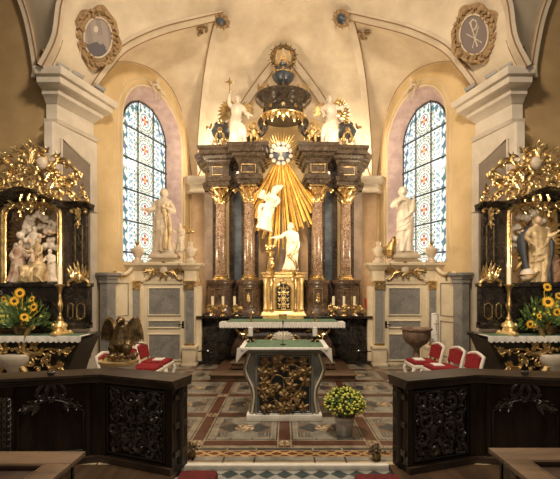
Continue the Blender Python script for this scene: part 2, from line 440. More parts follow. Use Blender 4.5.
# ------------------------------------------------------------ camera, world, lights
cd=bpy.data.cameras.new('camera'); cam=bpy.data.objects.new('camera',cd); COL.objects.link(cam)
cam.location=(0,0,EYE); cam.rotation_euler=(PI/2,0,0); cd.sensor_width=36; cd.lens=36*F/560
cd.shift_x=-(VPX-280)/560; cd.shift_y=(VPY-239.5)/560; cd.clip_start=.05
bpy.context.scene.camera=cam
sc=bpy.context.scene; sc.view_settings.view_transform='Standard'; sc.view_settings.look='None'; sc.view_settings.gamma=1; sc.view_settings.exposure=0.0
w=bpy.data.worlds.new('nave_light'); sc.world=w; w.use_nodes=True
w.node_tree.nodes['Background'].inputs[0].default_value=(1.,.82,.62,1); w.node_tree.nodes['Background'].inputs[1].default_value=.12
def lamp(kind,loc,aim,e,col,size=.1,angle=60,blend=.6,name='lamp'):
    l=bpy.data.lights.new(name,kind); l.energy=e; l.color=col
    if kind=='AREA': l.size=size
    else: l.shadow_soft_size=size
    if kind=='SPOT': l.spot_size=math.radians(angle); l.spot_blend=blend
    o=bpy.data.objects.new(name,l); COL.objects.link(o); o.location=loc
    o.rotation_euler=(Vector(aim)-Vector(loc)).to_track_quat('-Z','Y').to_euler(); return o
WARM=(1.,.80,.54)
for q in (-1,1):
    lamp('SPOT',(q*3.0,6.95,5.62),(-q*.1,9.5,3.4),720,WARM,.05,62,name='pier_spot')
    lamp('SPOT',(q*2.9,6.1,3.1),(-q*.9,9.8,5.3),380,WARM,.06,80,name='screen_spot')
    lamp('SPOT',(q*1.8,2.2,2.15),(q*3.85,6.2,2.5),330,(1.,.82,.58),.12,48,name='side_altar_spot')
    lamp('POINT',(q*1.75,10.25,5.15),(0,0,0),70,WARM,.12,name='cornice_uplight')
    lamp('POINT',(q*2.55,9.35,2.55),(0,0,0),45,WARM,.1,name='added_wall_fill')  # added point behind the screen statues to brighten the window wall, no fixture
for q in (-1,1): lamp('SPOT',(q*.75,6.6,.45),(q*.5,9.3,7.2),190,WARM,.08,95,name='floor_uplight')
lamp('AREA',(0,3.2,7.2),(0,7.2,.6),450,(1.,.84,.64),.9,name='added_front_fill')  # added unseen area light, brightens the front altar and floor
lamp('AREA',(0,-1.5,5.5),(0,7,3.0),90,(1.,.82,.62),3.,name='nave_fill')

# ------------------------------------------------------------ floor
TP=.96; Y0=4.36
CREAM=(.50,.40,.26); RED=(.088,.033,.020); GREYL=(.235,.215,.175); GREYD=(.05,.05,.045); LINE=(.30,.24,.16); TAN=(.20,.12,.06); DKB=(.06,.03,.018)
def floor_col(x,y):
    if y<4.24:                                     # border bands in front
        if y<3.90: return CREAM if abs(((x/.30)%1)-.5)<.485 else DKB
        if y<3.915: return DKB
        if y<4.00: return GREYL if abs(((x/.30)%1)-.5)<.48 else DKB
        if y<4.02: return LINE
        if y<4.15:                                 # guilloche
            t=x/.16*PI; v=(y-4.085)/.05
            a=math.sin(t); b=-a
            if min(abs(v-a),abs(v-b))<.38: return (.42,.26,.11)
            return (.11,.035,.018)
        if y<4.165: return LINE
        if y<4.225: return GREYD if abs(((x/.30)%1)-.5)<.48 else LINE
        return LINE
    u=((x/TP)+.5)%1-.5; v=(((y-Y0)/TP)+.5)%1-.5    # 0 at strip centre
    au,av=abs(u),abs(v); ws=.085
    if au<ws and av<ws:
        if max(au,av)>ws-.014: return LINE
        a=math.atan2(v,u); r=math.hypot(u,v)
        return TAN if r<.05*(1+.35*math.cos(4*a)) else CREAM if r<.066 else DKB
    if au<ws or av<ws:
        if ws-.012<min(au,av): return LINE
        k=(v if au<ws else u); 
        if abs(((k*8)%1)-.5)>.488: return DKB
        return RED
    m=min(au,av)
    if m<.10: return GREYD
    if m<.112: return LINE
    if m<.155: 
        k=(v if au<av else u); return GREYL if abs(((k*16)%1)-.5)<.46 else GREYD
    if m<.165: return LINE
    # cell
    cu=.5-au; cv=.5-av; r=math.hypot(cu,cv)        # 0 at cell centre, up to .335
    if r<.135:
        if r>.122: return GREYD
        a=math.atan2(.5-av if v>0 else av-.5,.5-au if u>0 else au-.5)
        return CREAM if (math.sin(5*a+r*60)+math.cos(38*r))>-.4 else TAN
    if cu+cv<.33:
        return GREYD if cu>cv else GREYL
    if min(.335-cu,.335-cv)<.01: return LINE
    # corner greek key
    kx=int((.335-cu)/.02); ky=int((.335-cv)/.02)
    if cu>.19 and cv>.19:
        return GREYD if (min(kx,ky)%2==0) else GREYL
    return GREYL if cv>cu else (.17,.12,.085)
fl=MB(); nx=int(7.6/.016); ny=int((10.96-3.83)/.017)
fl.grid(lambda u,v:(-3.8+7.6*u,3.83+(10.96-3.83)*v,0),nx,ny,lambda u,v:floor_col(-3.8+7.6*u,3.83+(10.96-3.83)*v))
fl.build('floor','floor_tile',smooth=False,recalc=False,kind='structure')
b=MB(); b.box(-9,9,3.829,12,-.3,-.004); b.box(-9,-3.8,3.829,12,-.3,0); b.box(3.8,9,3.829,12,-.3,0); b.build('floor','floor_side',smooth=False,kind='structure')
for q in (-1,1):
    b=MB(); b.box(min(q*1.0,q*9),max(q*1.0,q*9),-6,3.828,-.3,0); b.build('floor','wood_floor',smooth=False,kind='structure')
# lower aisle with black and pale diamonds
def dia(u,v):
    x=-1+2*u; y=-.2+4.03*v; a=(x/.17)%1; c=(y/.17)%1
    return (.30,.29,.26) if abs(a-.5)+abs(c-.5)<.5 else (.035,.05,.05)
b=MB(); b.grid(lambda u,v:(-1+2*u,-.2+4.025*v,-.05),120,240,dia); b.build('floor','floor_tile',smooth=False,recalc=False,kind='structure')
b=MB(); b.bbox(-.995,.995,3.80,3.86,-.05,.006,.01); b.build('trim_1','stone_white',kind='structure')

# ------------------------------------------------------------ walls and windows
WO=Vector((-3.32,8.9)); WU=Vector((.328,.945)).normalized(); WN=Vector((WU.y,-WU.x))      # WN towards the room
GC=.70; GR=.81; IR=1.08; SPR=5.3; SILL=2.25; DEPTH=.30
S0,S1=-1.30,2.24
def wp(s,d,z,q):       # point on window wall; d = distance behind the wall face
    p=WO+WU*s-WN*d; return (q*-1*p.x if q>0 else p.x, p.y, z)
def arch_pts(c,r,n=24): return [(c-r,SILL)]+[(c-r*math.cos(PI*i/n),SPR+r*math.sin(PI*i/n)) for i in range(n+1)]+[(c+r,SILL)]
def glass_col(s,z):
    ds=s-GC; r0=GR
    e=min(r0-abs(ds), 9 if z<SPR else r0-math.hypot(ds,z-SPR))       # distance from edge
    bz=(z-3.92+.7150*20)%.715/.715-.5; zc=bz*.715; r=math.hypot(ds,zc); a=math.atan2(zc,ds)
    h=math.sin(s*127.1+z*311.7)*43758.5; h=h-math.floor(h)
    P1=(.20,.14,.36);G1=(.06,.22,.10);B1=(.08,.24,.42);W=(.93,.96,.90);RD=(.50,.06,.03);OR=(.85,.42,.12)
    if e<.05: return W if (int(z/.045)+int(s/.045))%3 else P1
    if e<.20:
        k=math.sin(z*26)+math.cos(s*40+z*9)
        return (P1 if h<.3 else B1 if h<.5 else G1) if k>-.1 else (W if h<.55 else (.70,.80,.62))
    if r<.05: return OR
    if r<.115 and math.cos(4*a)>-.3: return RD
    if r<.135: return W
    if r<.165: return (.30,.34,.26)
    if .215<r<.245: return (.12,.24,.12) if math.cos(16*a)>-.55 else (.80,.62,.25)
    if .275<r<.300: return (.34,.26,.16)
    if .315<r<.345: return G1 if math.cos(14*a+3)>-.1 else ((.75,.60,.30) if math.cos(14*a)>.6 else W)
    if abs(abs(ds)-.50)<.03: return (.35,.50,.62) if math.sin(z*40)>0 else W
    if r>.36: 
        k=math.sin(ds*38)*math.sin(zc*38)
        return G1 if k>.55 else (.60,.42,.48) if k<-.7 else W
    return W if h<.93 else (.80,.84,.66)
for q in (-1,1):
    side='left' if q<0 else 'right'; num=1 if q<0 else 2
    # wall with opening : strips between arch and outer boundary
    b=MB(); n=24; ap=arch_pts(GC,IR,n); TOP=8.6
    vs=[wp(s,0,z,q) for s,z in ap]; m=len(ap)
    def quad(a,bp): b.add([wp(x,0,z,q) for x,z in bp],[tuple(range(len(bp)))])
    quad(b,[(S0,0),(GC-IR,0),(GC-IR,TOP),(S0,TOP)]); quad(b,[(GC+IR,0),(S1,0),(S1,TOP),(GC+IR,TOP)]); quad(b,[(GC-IR,0),(GC+IR,0),(GC+IR,SILL),(GC-IR,SILL)])
    for i in range(1,m-2):
        quad(b,[ap[i],ap[i+1],(ap[i+1][0],TOP),(ap[i][0],TOP)])
    b.build('wall_'+side,'wall_plaster',smooth=False,recalc=False,kind='structure')
    # splayed reveal
    b=MB(); gp=arch_pts(GC,GR,n)
    for (s,z),(s2,z2) in zip(ap,gp): pass
    vs=[wp(s,0,z,q) for s,z in ap]+[wp(s,DEPTH,z,q) for s,z in gp]
    b.add(vs,[(i,i+1,m+i+1,m+i) for i in range(m-1)]+[(0,m,2*m-1,m-1)])
    b.build('trim_%d'%(num+1),'reveal_mauve',recalc=False,angle=30,kind='structure')
    # raised surround
    b=MB(); 
    for rr,k in ((IR+.035,.022),(IR+.16,.012)):
        b.tube([Vector(wp(s,-.0,z,q)) for s,z in arch_pts(GC,rr,n)],k,6)
    b.build('trim_%d'%(num+3),'rib_plaster',kind='structure')
    cp=Vector(wp(GC,-.07,SPR+IR+.12,q)); dv=Vector((WU.x*(1 if q<0 else -1),WU.y,0)); dv=dv if dv.x>0 else -dv
    b=MB(); b.M=frame(cp,dv,(0,0,1))
    for s_ in (-1,1): curl(b,(s_*.03,-.05),90-s_*30,.3,'C',s_*4,.018,0); curl(b,(s_*.12,-.06),90-s_*100,.3,'S',s_*3,.014,0); sprig(b,(s_*.2,-.06),90-s_*90,.12,.03)
    sprig(b,(0,.05),90,.14,.035); b.blob((0,0,.03),(.06,.03,.07),8,6)
    solo(b,'stucco_cartouche','rib_plaster','pale stucco cartouche over the top of the %s window'%side,'cartouche',cp,'stucco cartouches over the windows')
    # glass
    b=MB(); step=.017; nu=int(2*GR/step); nv=int((SPR+GR-SILL)/step)
    for j in range(nv):
        for i in range(nu):
            s=GC-GR+(i+.5)*2*GR/nu; z=SILL+(j+.5)*(SPR+GR-SILL)/nv; hs=GR/nu; hz=(SPR+GR-SILL)/nv/2
            if z>SPR and math.hypot(s-GC,z-SPR)>GR+.01: continue
            b.add([wp(s+a*hs,DEPTH-.005,z+c*hz,q) for a,c in ((-1,-1),(1,-1),(1,1),(-1,1))],[(0,1,2,3)],[glass_col(s,z)])
    wroot=b.build('window_%d'%num,'stained_glass',smooth=False,recalc=False,kind='structure')
    b=MB()
    for k in (-.28,.28):
        s=GC+k; zt=SPR+math.sqrt(GR*GR-k*k); b.tube([wp(s,DEPTH-.03,SILL,q),wp(s,DEPTH-.03,zt,q)],.016,6)
    z=3.92-.715*2-.3575+.3575
    for k in range(-2,4):
        z=3.92+.715*k
        if z<SILL: continue
        hw=GR if z<SPR else math.sqrt(max(0,GR*GR-(z-SPR)**2))
        b.tube([wp(GC-hw,DEPTH-.04,z,q),wp(GC+hw,DEPTH-.04,z,q)],.020,6)
    b.tube([Vector(wp(s,DEPTH-.02,z,q)) for s,z in arch_pts(GC,GR-.01,n)],.022,6)
    b.build('window_lead','lead',wroot)
    # nave wall beside the chancel
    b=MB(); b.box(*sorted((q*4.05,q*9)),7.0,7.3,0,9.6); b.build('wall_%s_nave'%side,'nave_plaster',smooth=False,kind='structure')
    # pier
    FX=[(-4.10,7.2),(-4.06,6.76),(-3.93,6.76),(-3.90,6.80),(-3.66,7.80),(-3.72,8.0),(-4.1,8.0)]
    b=MB(); b.prism([(q*-x if q>0 else x,y) for x,y in FX],lambda a,c,d:(a,c,d),0,4.5); b.build('wall_%s_pier'%side,'trim_stone',smooth=False,kind='structure')
    # recessed panel with flat frame on the pier side face
    d=(Vector((-3.66,7.8))-Vector((-3.90,6.8))).normalized(); nn=Vector((d.y,-d.x))
    def pp(t,o,z): p=Vector((-3.90,6.8))+d*t+nn*o; return (p.x if q<0 else -p.x,p.y,z)
    b=MB(); b.prism([(.12,.4),(.84,.4),(.84,4.02),(.60,4.10),(.30,4.22),(.12,4.27)],lambda a,c,o:pp(a,o,c),.0,.012); b.build('trim_%d'%(num+5),'panel_taupe',smooth=False,kind='structure')
    b=MB(); loop=[pp(t,.02,z) for t,z in ((.12,.4),(.84,.4),(.84,4.02),(.60,4.10),(.30,4.22),(.12,4.27))]
    b.tube(loop,.02,6,closed=True); b.build('trim_%d'%(num+7),'trim_stone',kind='structure')
    # entablature
    prof=[(-.05,4.32),(.03,4.32),(.04,4.40),(.07,4.41),(.08,4.50),(.12,4.52),(.15,4.58),(.07,4.62),(.07,4.86),(.10,4.88),(.14,4.94),(.20,4.98),(.21,5.05),(.30,5.08),(.34,5.11),(.35,5.20),(.40,5.22),(.43,5.30),(.43,5.33),(-.05,5.33)]
    path=[(-4.32,7.05),(-4.10,6.98),(-4.06,6.95),(-3.98,6.95),(-3.93,6.96),(-3.72,7.80),(-3.80,8.0)]
    pth=[(-4.12,6.99),(-3.99,6.99),(-3.78,7.72),(-4.05,7.9)]
    if q<0: pt=pth
    else: pt=[(-x,y) for x,y in reversed(pth)]
    b=MB(); b.sweep(prof,pt); b.build('trim_%d'%(num+9),'trim_stone',angle=30,kind='structure')
    # corner pilaster behind the altar
    b=MB(); b.box(*sorted((q*2.02,q*2.50)),10.80,11.0,0,4.25); b.build('wall_%s_corner'%side,'niche_back',smooth=False,kind='structure')
    prof2=[(-.02,4.22),(.05,4.24),(.05,4.3),(.02,4.33),(.02,4.45),(.10,4.5),(.14,4.58),(.16,4.64),(-.02,4.66)]
    path=[(-2.66,10.9),(-2.50,10.72),(-2.02,10.72),(-1.98,11.)]
    if q>0: path=[(-x,y) for x,y in reversed(path)]
    b=MB(); b.sweep(prof2,path); b.build('trim_%d'%(num+11),'rib_plaster',kind='structure')
b=MB(); b.box(-2.62,2.62,11.0,11.2,0,8.6); b.build('wall_back','wall_plaster',smooth=False,kind='structure')

# ------------------------------------------------------------ vault
def mir(pts,q): return [Vector((p[0] if q<0 else -p[0],p[1],p[2])) for p in pts]
A=[P(90,96,7.45),P(93,86,7.5),P(108,65,7.6),P(126,46,7.75),P(161,30,8.05),P(200,20,8.4),P(222,15,8.6)]
A=[Vector((-3.62,7.6,5.31))]+A[1:]
S=Vector((-2.25,10.78,4.62))
BL=A[-1]
B=[BL]
for k in range(1,9):
    th=PI/2*(1-k/8); f=1-math.cos(th); B.append(Vector((S.x+(BL.x-S.x)*f,S.y+(BL.y-S.y)*f,S.z+(BL.z-S.z)*math.sin(th))))
CROWN=Vector((0,8.6,7.90))
Vg=[S,Vector((-1.95,10.7,5.25)),Vector((-1.34,10.4,6.0)),Vector((-.72,10.15,6.80)),P(284.5,50,9.9)]
Wl=[(-1.28,5.31),(-1.1,5.9),(-.53,6.42),(.1,6.70),(.61,6.82),(1.1,6.79),(1.5,6.62),(1.95,6.1),(2.18,5.4)]
Wp=[Vector((WO.x+WU.x*s+WN.x*.0,WO.y+WU.y*s,z)) for s,z in Wl]; Wp[0]=Vector((-3.75,7.7,5.25)); Wp.append(Vector((-2.5,10.95,4.62)))
D=[Vector((-3.98,6.6,5.31)),P(57,40,6.6),P(64,0,6.6),Vector((-3.25,6.6,7.15)),Vector((-2.4,6.6,7.9)),Vector((-1.2,6.6,8.35)),Vector((0,6.6,8.5))]
D2=[Vector((-4.32,6.99,5.31)),P(38,67,6.99),P(31,28,6.99),P(22,0,6.99),Vector((-4.95,6.99,7.6)),Vector((-5.5,6.99,8.6)),Vector((-6,6.99,9.3))]
Ac=catmull(A,8); Bc=catmull(B,4); Vc=catmull(Vg,8); Wc=catmull(Wp,6); Dc=catmull(D,8); D2c=catmull(D2,6)
surf=[]
def ruled(c1,c2,bulge,q,n=48,m=14,dirz=1.,name='ceiling'):
    a=resample(c1,n+1); c=resample(c2,n+1); b=MB()
    def fn(u,v):
        i=int(round(u*n)); p=a[i].lerp(c[i],v); k=math.sin(PI*v)*math.sin(PI*min(1,u*1.0))**.7*bulge
        x=p.x; return Vector((x if q<0 else -x,p.y,p.z+k*dirz))
    b.grid(fn,n,m); surf.append(([Vector(v) for v in b.v],list(b.f)))
    b.build(name,'vault_plaster',recalc=False,angle=180,kind='structure')
for q in (-1,1):
    ruled(Ac+Bc[1:],Wc,.10,q)
    ruled(list(reversed(Bc))+catmull([BL,Vector((-.7,8.6,7.80)),CROWN],6)[1:],Vc,.10,q)
    ruled(Vc,catmull([Vector((-2.5,10.99,4.62)),Vector((-1.9,10.99,5.6)),Vector((-1.0,10.99,6.25)),Vector((0,10.99,6.45))],6),.05,q)
    ruled(Ac+catmull([BL,Vector((-.7,8.6,7.80)),CROWN],6)[1:],Dc,.16,q)
    ruled(Dc,D2c,-.05,q)
_vs=[];_fs=[]
for v,f in surf:
    o=len(_vs); _vs+=v; _fs+=[tuple(i+o for i in t) for t in f]
VT=BVHTree.FromPolygons(_vs,_fs)
def on_vault(px,py):
    for e in (0,1,2,3,4,6):
        d=(P(px,py+e,1.)-Vector((0,0,EYE))).normalized(); loc,nr,_,_=VT.ray_cast(Vector((0,0,EYE)),d)
        if loc is not None: break
    if nr.dot(d)>0: nr=-nr
    return loc,nr
# ribs : flat bands with two dark painted edge mouldings
def band(c,wd,nrm_hint,q,t=.05,num=20,lines=True,off=0.):
    pts=mir(resample(c,40),q); b=MB(); ls=[[],[]]; rows=[]
    for i,p in enumerate(pts):
        a=pts[max(0,i-1)]; e=pts[min(39,i+1)]; tg=(e-a).normalized()
        vd=(Vector((0,7.2,2.2))-p).normalized(); up=(vd-tg*vd.dot(tg)).normalized(); sd=tg.cross(up)
        rows.append([p-sd*wd/2-up*.05,p-sd*wd/2+up*t,p+sd*wd/2+up*t,p+sd*wd/2-up*.05])
        ls[0].append(p-sd*wd/2+up*t); ls[1].append(p+sd*wd/2+up*t)
    b.add([v for r in rows for v in r],[(i*4+k,i*4+k+1,i*4+k+5,i*4+k+4) for i in range(39) for k in range(3)])
    r=b.build('trim_%d'%num,'rib_plaster',angle=30,recalc=False,kind='structure')
    if lines:
        b=MB(); b.tube(ls[0],.012,5); b.tube(ls[1],.012,5); b.build('rib_moulding','rib_line',r)
k=20
for q in (-1,1):
    band(Ac,.17,None,q,.03,k); band(Bc,.24,None,q,.03,k+1)
    band(Vc[:],.20,None,q,.03,k+2); band(Dc,.20,None,q,.03,k+3); band(D2c,.20,None,q,.03,k+4)
    band(Wc,.05,None,q,.0,k+5,True); k+=10
# ------------------------------------------------------------ bosses and medallions on the vault
def orient(mbx,loc,nr):
    uz=Vector((0,0,1)); uz=(uz-nr*uz.dot(nr)); uz=uz.normalized() if uz.length>.1 else Vector((0,1,0))
    uy=-nr; ux=uy.cross(uz); M=Matrix((ux,uy,uz)).transposed().to_4x4(); M.translation=loc; return M
for q,px in ((-1,222),(1,343.5)):
    loc,nr=on_vault(px,15); M=orient(None,loc+nr*.06,nr)
    loc=loc+nr*.07; M=orient(None,loc+nr*.06,nr); side='left' if q<0 else 'right'
    t=thing('ceiling_boss','grey-blue flower boss with gilt petals on the vault, %s of the two'%side,'boss',loc,'flower bosses on the vault')
    b=MB(); b.M=M; b.lathe([(.12,-.03),(.13,0),(.10,.03),(.02,.05)],16,c=(0,0,0)); b.v=[M@(Matrix.Rotation(PI/2,4,'X')@(M.inverted()@v)) for v in b.v]; b.build('disc','blue_grey',t)
    b=MB(); b.M=M
    for i in range(8):
        a=2*PI*i/8; b.blob((.14*math.cos(a),0,.14*math.sin(a)),(.06,.03,.06),8,6); b.leaf((.1*math.cos(a+.39),0,.1*math.sin(a+.39)),(math.cos(a+.39),0,math.sin(a+.39)),(0,-1,0),.13,.03)
    b.build('petals','stucco_brown',t)
def med_col(kind):
    def f(x,z):
        r=math.hypot(x,z)
        if kind=='ihs':
            for c in ((abs(x),.03),(abs(z-.0),.03)):
                pass
            if abs(x)<.035 and -.62<z<.7: return (.52,.42,.30)
            if abs(abs(x)-abs(z+.2))<.035 and abs(x)<.45: return (.52,.42,.30)
            if .20<math.hypot(x-.16,z-.48)<.27 and x>0: return (.52,.42,.30)
            return (.17,.13,.115)
        # landscape with a pale moon and a dark hill
        if math.hypot(x+.30,z-.34)<.16: return (.52,.45,.36)
        if math.hypot(x-.2,z+.0)<.25: return (.27,.23,.21)
        if z<-.35+.25*math.sin(3*x+.6): return (.10,.085,.09)
        return (.24,.19,.165) if math.sin(7*x+5*z)>0 else (.30,.24,.20)
    return f
for q,(px,py,ang) in ((-1,(95,38,-8)),(1,(477,35,8))):
    loc,nr=on_vault(px,py); nr=(nr+(Vector((0,0,1.7))-loc).normalized()*.9).normalized()
    M=orient(None,loc+nr*.13,nr)@Matrix.Rotation(math.radians(-ang),4,'Y')
    nm='oval stucco medallion painted with a dim landscape, high above the left window' if q<0 else 'oval stucco medallion painted with crossed monogram strokes, high above the right window'
    t=thing('vault_medallion',nm,'medallion',loc,'stucco medallions on the vault')
    b=MB(); b.M=M; ax,az=.235,.325; 
    cf=med_col('land' if q<0 else 'ihs')
    n=40
    b.grid(lambda u,v:(ax*v*math.cos(2*PI*u),-.012,az*v*math.sin(2*PI*u)),64,24,lambda u,v:cf(v*math.cos(2*PI*u),v*math.sin(2*PI*u)))
    b.build('painting','medallion_paint',t,recalc=False)
    b=MB(); b.M=M; b.tube([(ax*math.cos(a*2*PI/48),-.02,az*math.sin(a*2*PI/48)) for a in range(48)],.016,6,closed=True); b.build('rim','rib_plaster',t)
    b=MB(); b.M=M; rn=random.Random(5)
    # base plate
    def rr(a): return 1.0+.05*math.sin(8*a)+.06*math.cos(4*a)
    vs=[];N=64
    for i in range(N):
        a=2*PI*i/N; vs.append((ax*1.02*math.cos(a),-.01,az*1.02*math.sin(a)))
    for i in range(N):
        a=2*PI*i/N; vs.append(((ax+.17)*rr(a)*math.cos(a),.0,(az+.17)*rr(a)*math.sin(a)))
    for i in range(N):
        a=2*PI*i/N; vs.append(((ax+.17)*rr(a)*math.cos(a),.06,(az+.17)*rr(a)*math.sin(a)))
    b.add(vs,[(i,(i+1)%N,N+(i+1)%N,N+i) for i in range(N)]+[(N+i,N+(i+1)%N,2*N+(i+1)%N,2*N+i) for i in range(N)])
    for i in range(26):
        a=2*PI*i/26+rn.uniform(-.08,.08); cx,cz=(ax+.09)*math.cos(a),(az+.09)*math.sin(a)
        curl(b,(cx,cz),math.degrees(a)+rn.uniform(40,120),.17,'J',4,.014,-.03,10)
        b.leaf((cx,-.05,cz),(math.cos(a+1.2),0,math.sin(a+1.2)),(0,-1,0),.10,.03,.1,lobes=2)
    b.build('stucco_frame','stucco_brown',t)
# stucco scroll ornaments where ribs meet the cornice, and the little spotlights
for q in (-1,1):
    for (px,py) in (((49,52),(206,29)) if q<0 else ((520,52),(361,29))):
        loc,nr=on_vault(px,py); M=orient(None,loc+nr*.05,nr); b=MB(); b.M=M
        curl(b,(-.02,-.02),60,.35,'C',5,.025,-.02); curl(b,(.02,-.08),240,.22,'J',4,.022,-.02); sprig(b,(0,-.08),-90,.14,.04)
        solo(b,'stucco_scroll','stucco_brown','small brown stucco scroll on the vault %s'%(('above the left pier cornice' if px==49 else 'beside the left flower boss') if q<0 else ('above the right pier cornice' if px==520 else 'beside the right flower boss')),'scroll',loc,'stucco scrolls on the vault')
    side='left' if q<0 else 'right'
    for j,(px,py,Y) in enumerate(((63,78,6.8),(78,85,7.05),(100,98,7.5)) if q<0 else ((506,78,6.8),(491,86,7.05),(470,99,7.5))):
        x=X_(px,Y)-q*.0; z=5.33; wh=('nearest the nave','middle one','nearest the window')[j]
        t=thing('spotlight','small pale spotlight on the %s pier cornice, %s'%(side,wh),'spotlight',(x,Y,z),'spotlights on the pier cornices')
        b=MB(); b.lathe([(.05,0),(.05,.012),(.015,.02),(.015,.06)],12,c=(x,Y,z)); b.build('bracket','spot_body',t)
        c=Vector((x,Y,z+.10)); aim=(Vector((0,9.4,3.6))-c).normalized(); rot=aim.to_track_quat('Z','Y').to_matrix().to_4x4(); rot.translation=c
        b=MB(); b.M=rot; b.lathe([(.025,-.10),(.045,-.09),(.05,.06),(.058,.09),(.05,.09),(.045,.05)],14); b.build('housing','spot_body',t)
        b=MB(); b.M=rot; b.lathe([(.001,.052),(.044,.05),(.044,.062),(.001,.066)],14); b.build('lens','spot_lens',t)
# ------------------------------------------------------------ high altar
AX=-.03
t=thing('altar_step','lower broad wooden step before the high altar','step',(AX,7.6,0),'steps of the high altar')
b=MB(); b.bbox(AX-1.30,AX+1.30,7.15,8.95,0.001,.115,.012); b.build('platform','wood_step',t)
b=MB(); b.bbox(AX-1.32,AX+1.32,7.11,7.5,.115,.14,.01); b.build('nosing','wood_pew',t)
t=thing('altar_step','upper narrower wooden step on which the high altar table stands','step',(AX,8.0,.14),'steps of the high altar')
b=MB(); b.bbox(AX-.98,AX+.98,7.60,8.94,.142,.245,.01); b.build('platform','wood_step',t)
b=MB(); b.bbox(AX-1.0,AX+1.0,7.57,7.9,.245,.265,.008); b.build('nosing','wood_pew',t)

HA=thing('high_altar_retable','tall baroque marble high altar with gilt capitals, columns and crown, centre of the apse','altar',(AX,9.5,0))
def xs(d): return AX+d
COLS=[(-1.485,9.55),(-.79,9.35),(.79,9.35),(1.485,9.55)]
ZP0,ZP1=1.06,1.86; ZC1=3.66; ZCAP=4.06; ZE=4.92
# bombe podium under the wings
for q in (-1,1):
    b=MB(); prof=[(1.00,0,.05),(1.0,.12,.05)]
    def pod(u,v):
        # u across, v up
        z=1.0*v; bul=.10*math.sin(PI*min(1,v*1.15))+.10*(1-v)**3+ (.06 if v>.93 else 0)
        x=.50+1.42*u; ex=.14*(math.sin(PI*v)-.3)*max(0,(u-.75)/.25)
        return Vector((xs(q*(x+ex)),8.98-bul+.35*max(0,u-.8),z))
    b.grid(pod,20,18)
    b.box(*sorted((xs(q*.5),xs(q*1.85))),9.1,9.9,0,1.0)
    b.build('podium','marble_black',HA)
    b=MB(); b.bbox(*sorted((xs(q*.45),xs(q*1.98))),8.80,10.0,1.0,1.06,.015); b.build('podium_slab','marble_black',HA)
    b=MB(); b.bbox(*sorted((xs(q*.5),xs(q*2.05))),8.78,9.4,0,.07,.015); b.build('plinth','marble_black',HA)
    # curved relief cartouche on the podium
    for s in (-1,1):
        b=MB(); b.M=frame((xs(q*1.35),8.86,.52),(1,0,0),(0,0,1)); curl(b,(s*.10,.30),90+s*60,.5,'C',-s*3.2,.022,0); b.build('podium_carving','marble_black',HA)
        b=MB(); b.M=frame((xs(q*1.35),8.86,.52),(1,0,0),(0,0,1)); curl(b,(s*.25,-.28),90-s*20,.5,'S',s*2.,.022,0); b.build('podium_carving','marble_black',HA)
    # gold outline frames & wall between
    b=MB(); b.box(*sorted((xs(q*.45),xs(q*1.85))),9.62,10.0,ZP0,ZP1); b.build('pedestal_wall','marble_brown',HA)
for cx,cy in COLS:
    w_=.26 if abs(cx)<1 else .30
    cx+=AX
    # pedestal: round-cornered, inner ones bulge
    b=MB(); n=28
    pr=[(1.12,0),(1.12,.07),(1.02,.12),(.96,.20),(.98,.35),(.98,.55),(.95,.64),(1.05,.70),(1.12,.74),(1.12,.80)]
    b.lathe([(r*w_*1.05,z) for r,z in pr],n,c=(cx,cy,ZP0),rfun=lambda a,z:1/max(abs(math.cos(a)),abs(math.sin(a)))**.55)
    ped=b.build('pedestal','marble_brown',HA)
    b=MB(); b.M=frame((cx,cy-w_*1.04,ZP0+.40),(1,0,0),(0,0,1))
    pts=[]
    for k in range(24):
        a=2*PI*k/24; r=.12/max(abs(math.cos(a)),.62*abs(math.sin(a)))**.8; pts.append((min(.10,max(-.10,r*math.cos(a))),0,min(.20,max(-.20,r*1.5*math.sin(a)))))
    b.tube(pts,.010,5,closed=True)
    if abs(cx-AX)<1: rosette(b,(0,0),.05); sprig(b,(0,.04),90,.09,.03); sprig(b,(0,-.04),-90,.09,.03)
    b.build('pedestal_frame','gold',ped)
    # base, shaft, capital
    b=MB(); b.lathe([(.20,0),(.20,.04),(.175,.055),(.16,.075),(.17,.10),(.15,.12),(.135,.13)],20,c=(cx,cy,ZP1)); b.build('column_base','gold',HA)
    b=MB(); b.lathe([(.132,.12),(.134,.5),(.130,1.1),(.118,1.8)],24,c=(cx,cy,ZP1)); b.build('column_shaft','marble_red',HA)
    b=MB(); b.lathe([(.125,0),(.135,.02),(.120,.04),(.115,.2),(.15,.33)],18,c=(cx,cy,ZC1))
    for row,(z0,L,W) in enumerate(((.03,.18,.06),(.12,.24,.06),(.20,.18,.05))):
        for k in range(8):
            a=2*PI*(k+.5*row)/8; d=Vector((math.cos(a),math.sin(a),0)); b.leaf(Vector((cx,cy,ZC1+z0))+d*.125,Vector((0,0,1))+d*.35,d,L,W,.6,lobes=2)
    for k in range(4):
        a=PI/4+PI/2*k; d=Vector((math.cos(a),math.sin(a),0)); c=Vector((cx,cy,ZC1+.31))+d*.235
        pts=[c+d*(.055*(1-i/12)*math.cos(i*.6))+Vector((0,0,.055*(1-i/12)*math.sin(i*.6))) for i in range(12)]; b.tube(pts,.018,5); b.blob(c,.03,8,6)
    b.bbox(cx-.19,cx+.19,cy-.19,cy+.19,ZC1+.36,ZCAP,.012); b.build('capital','gold',HA)
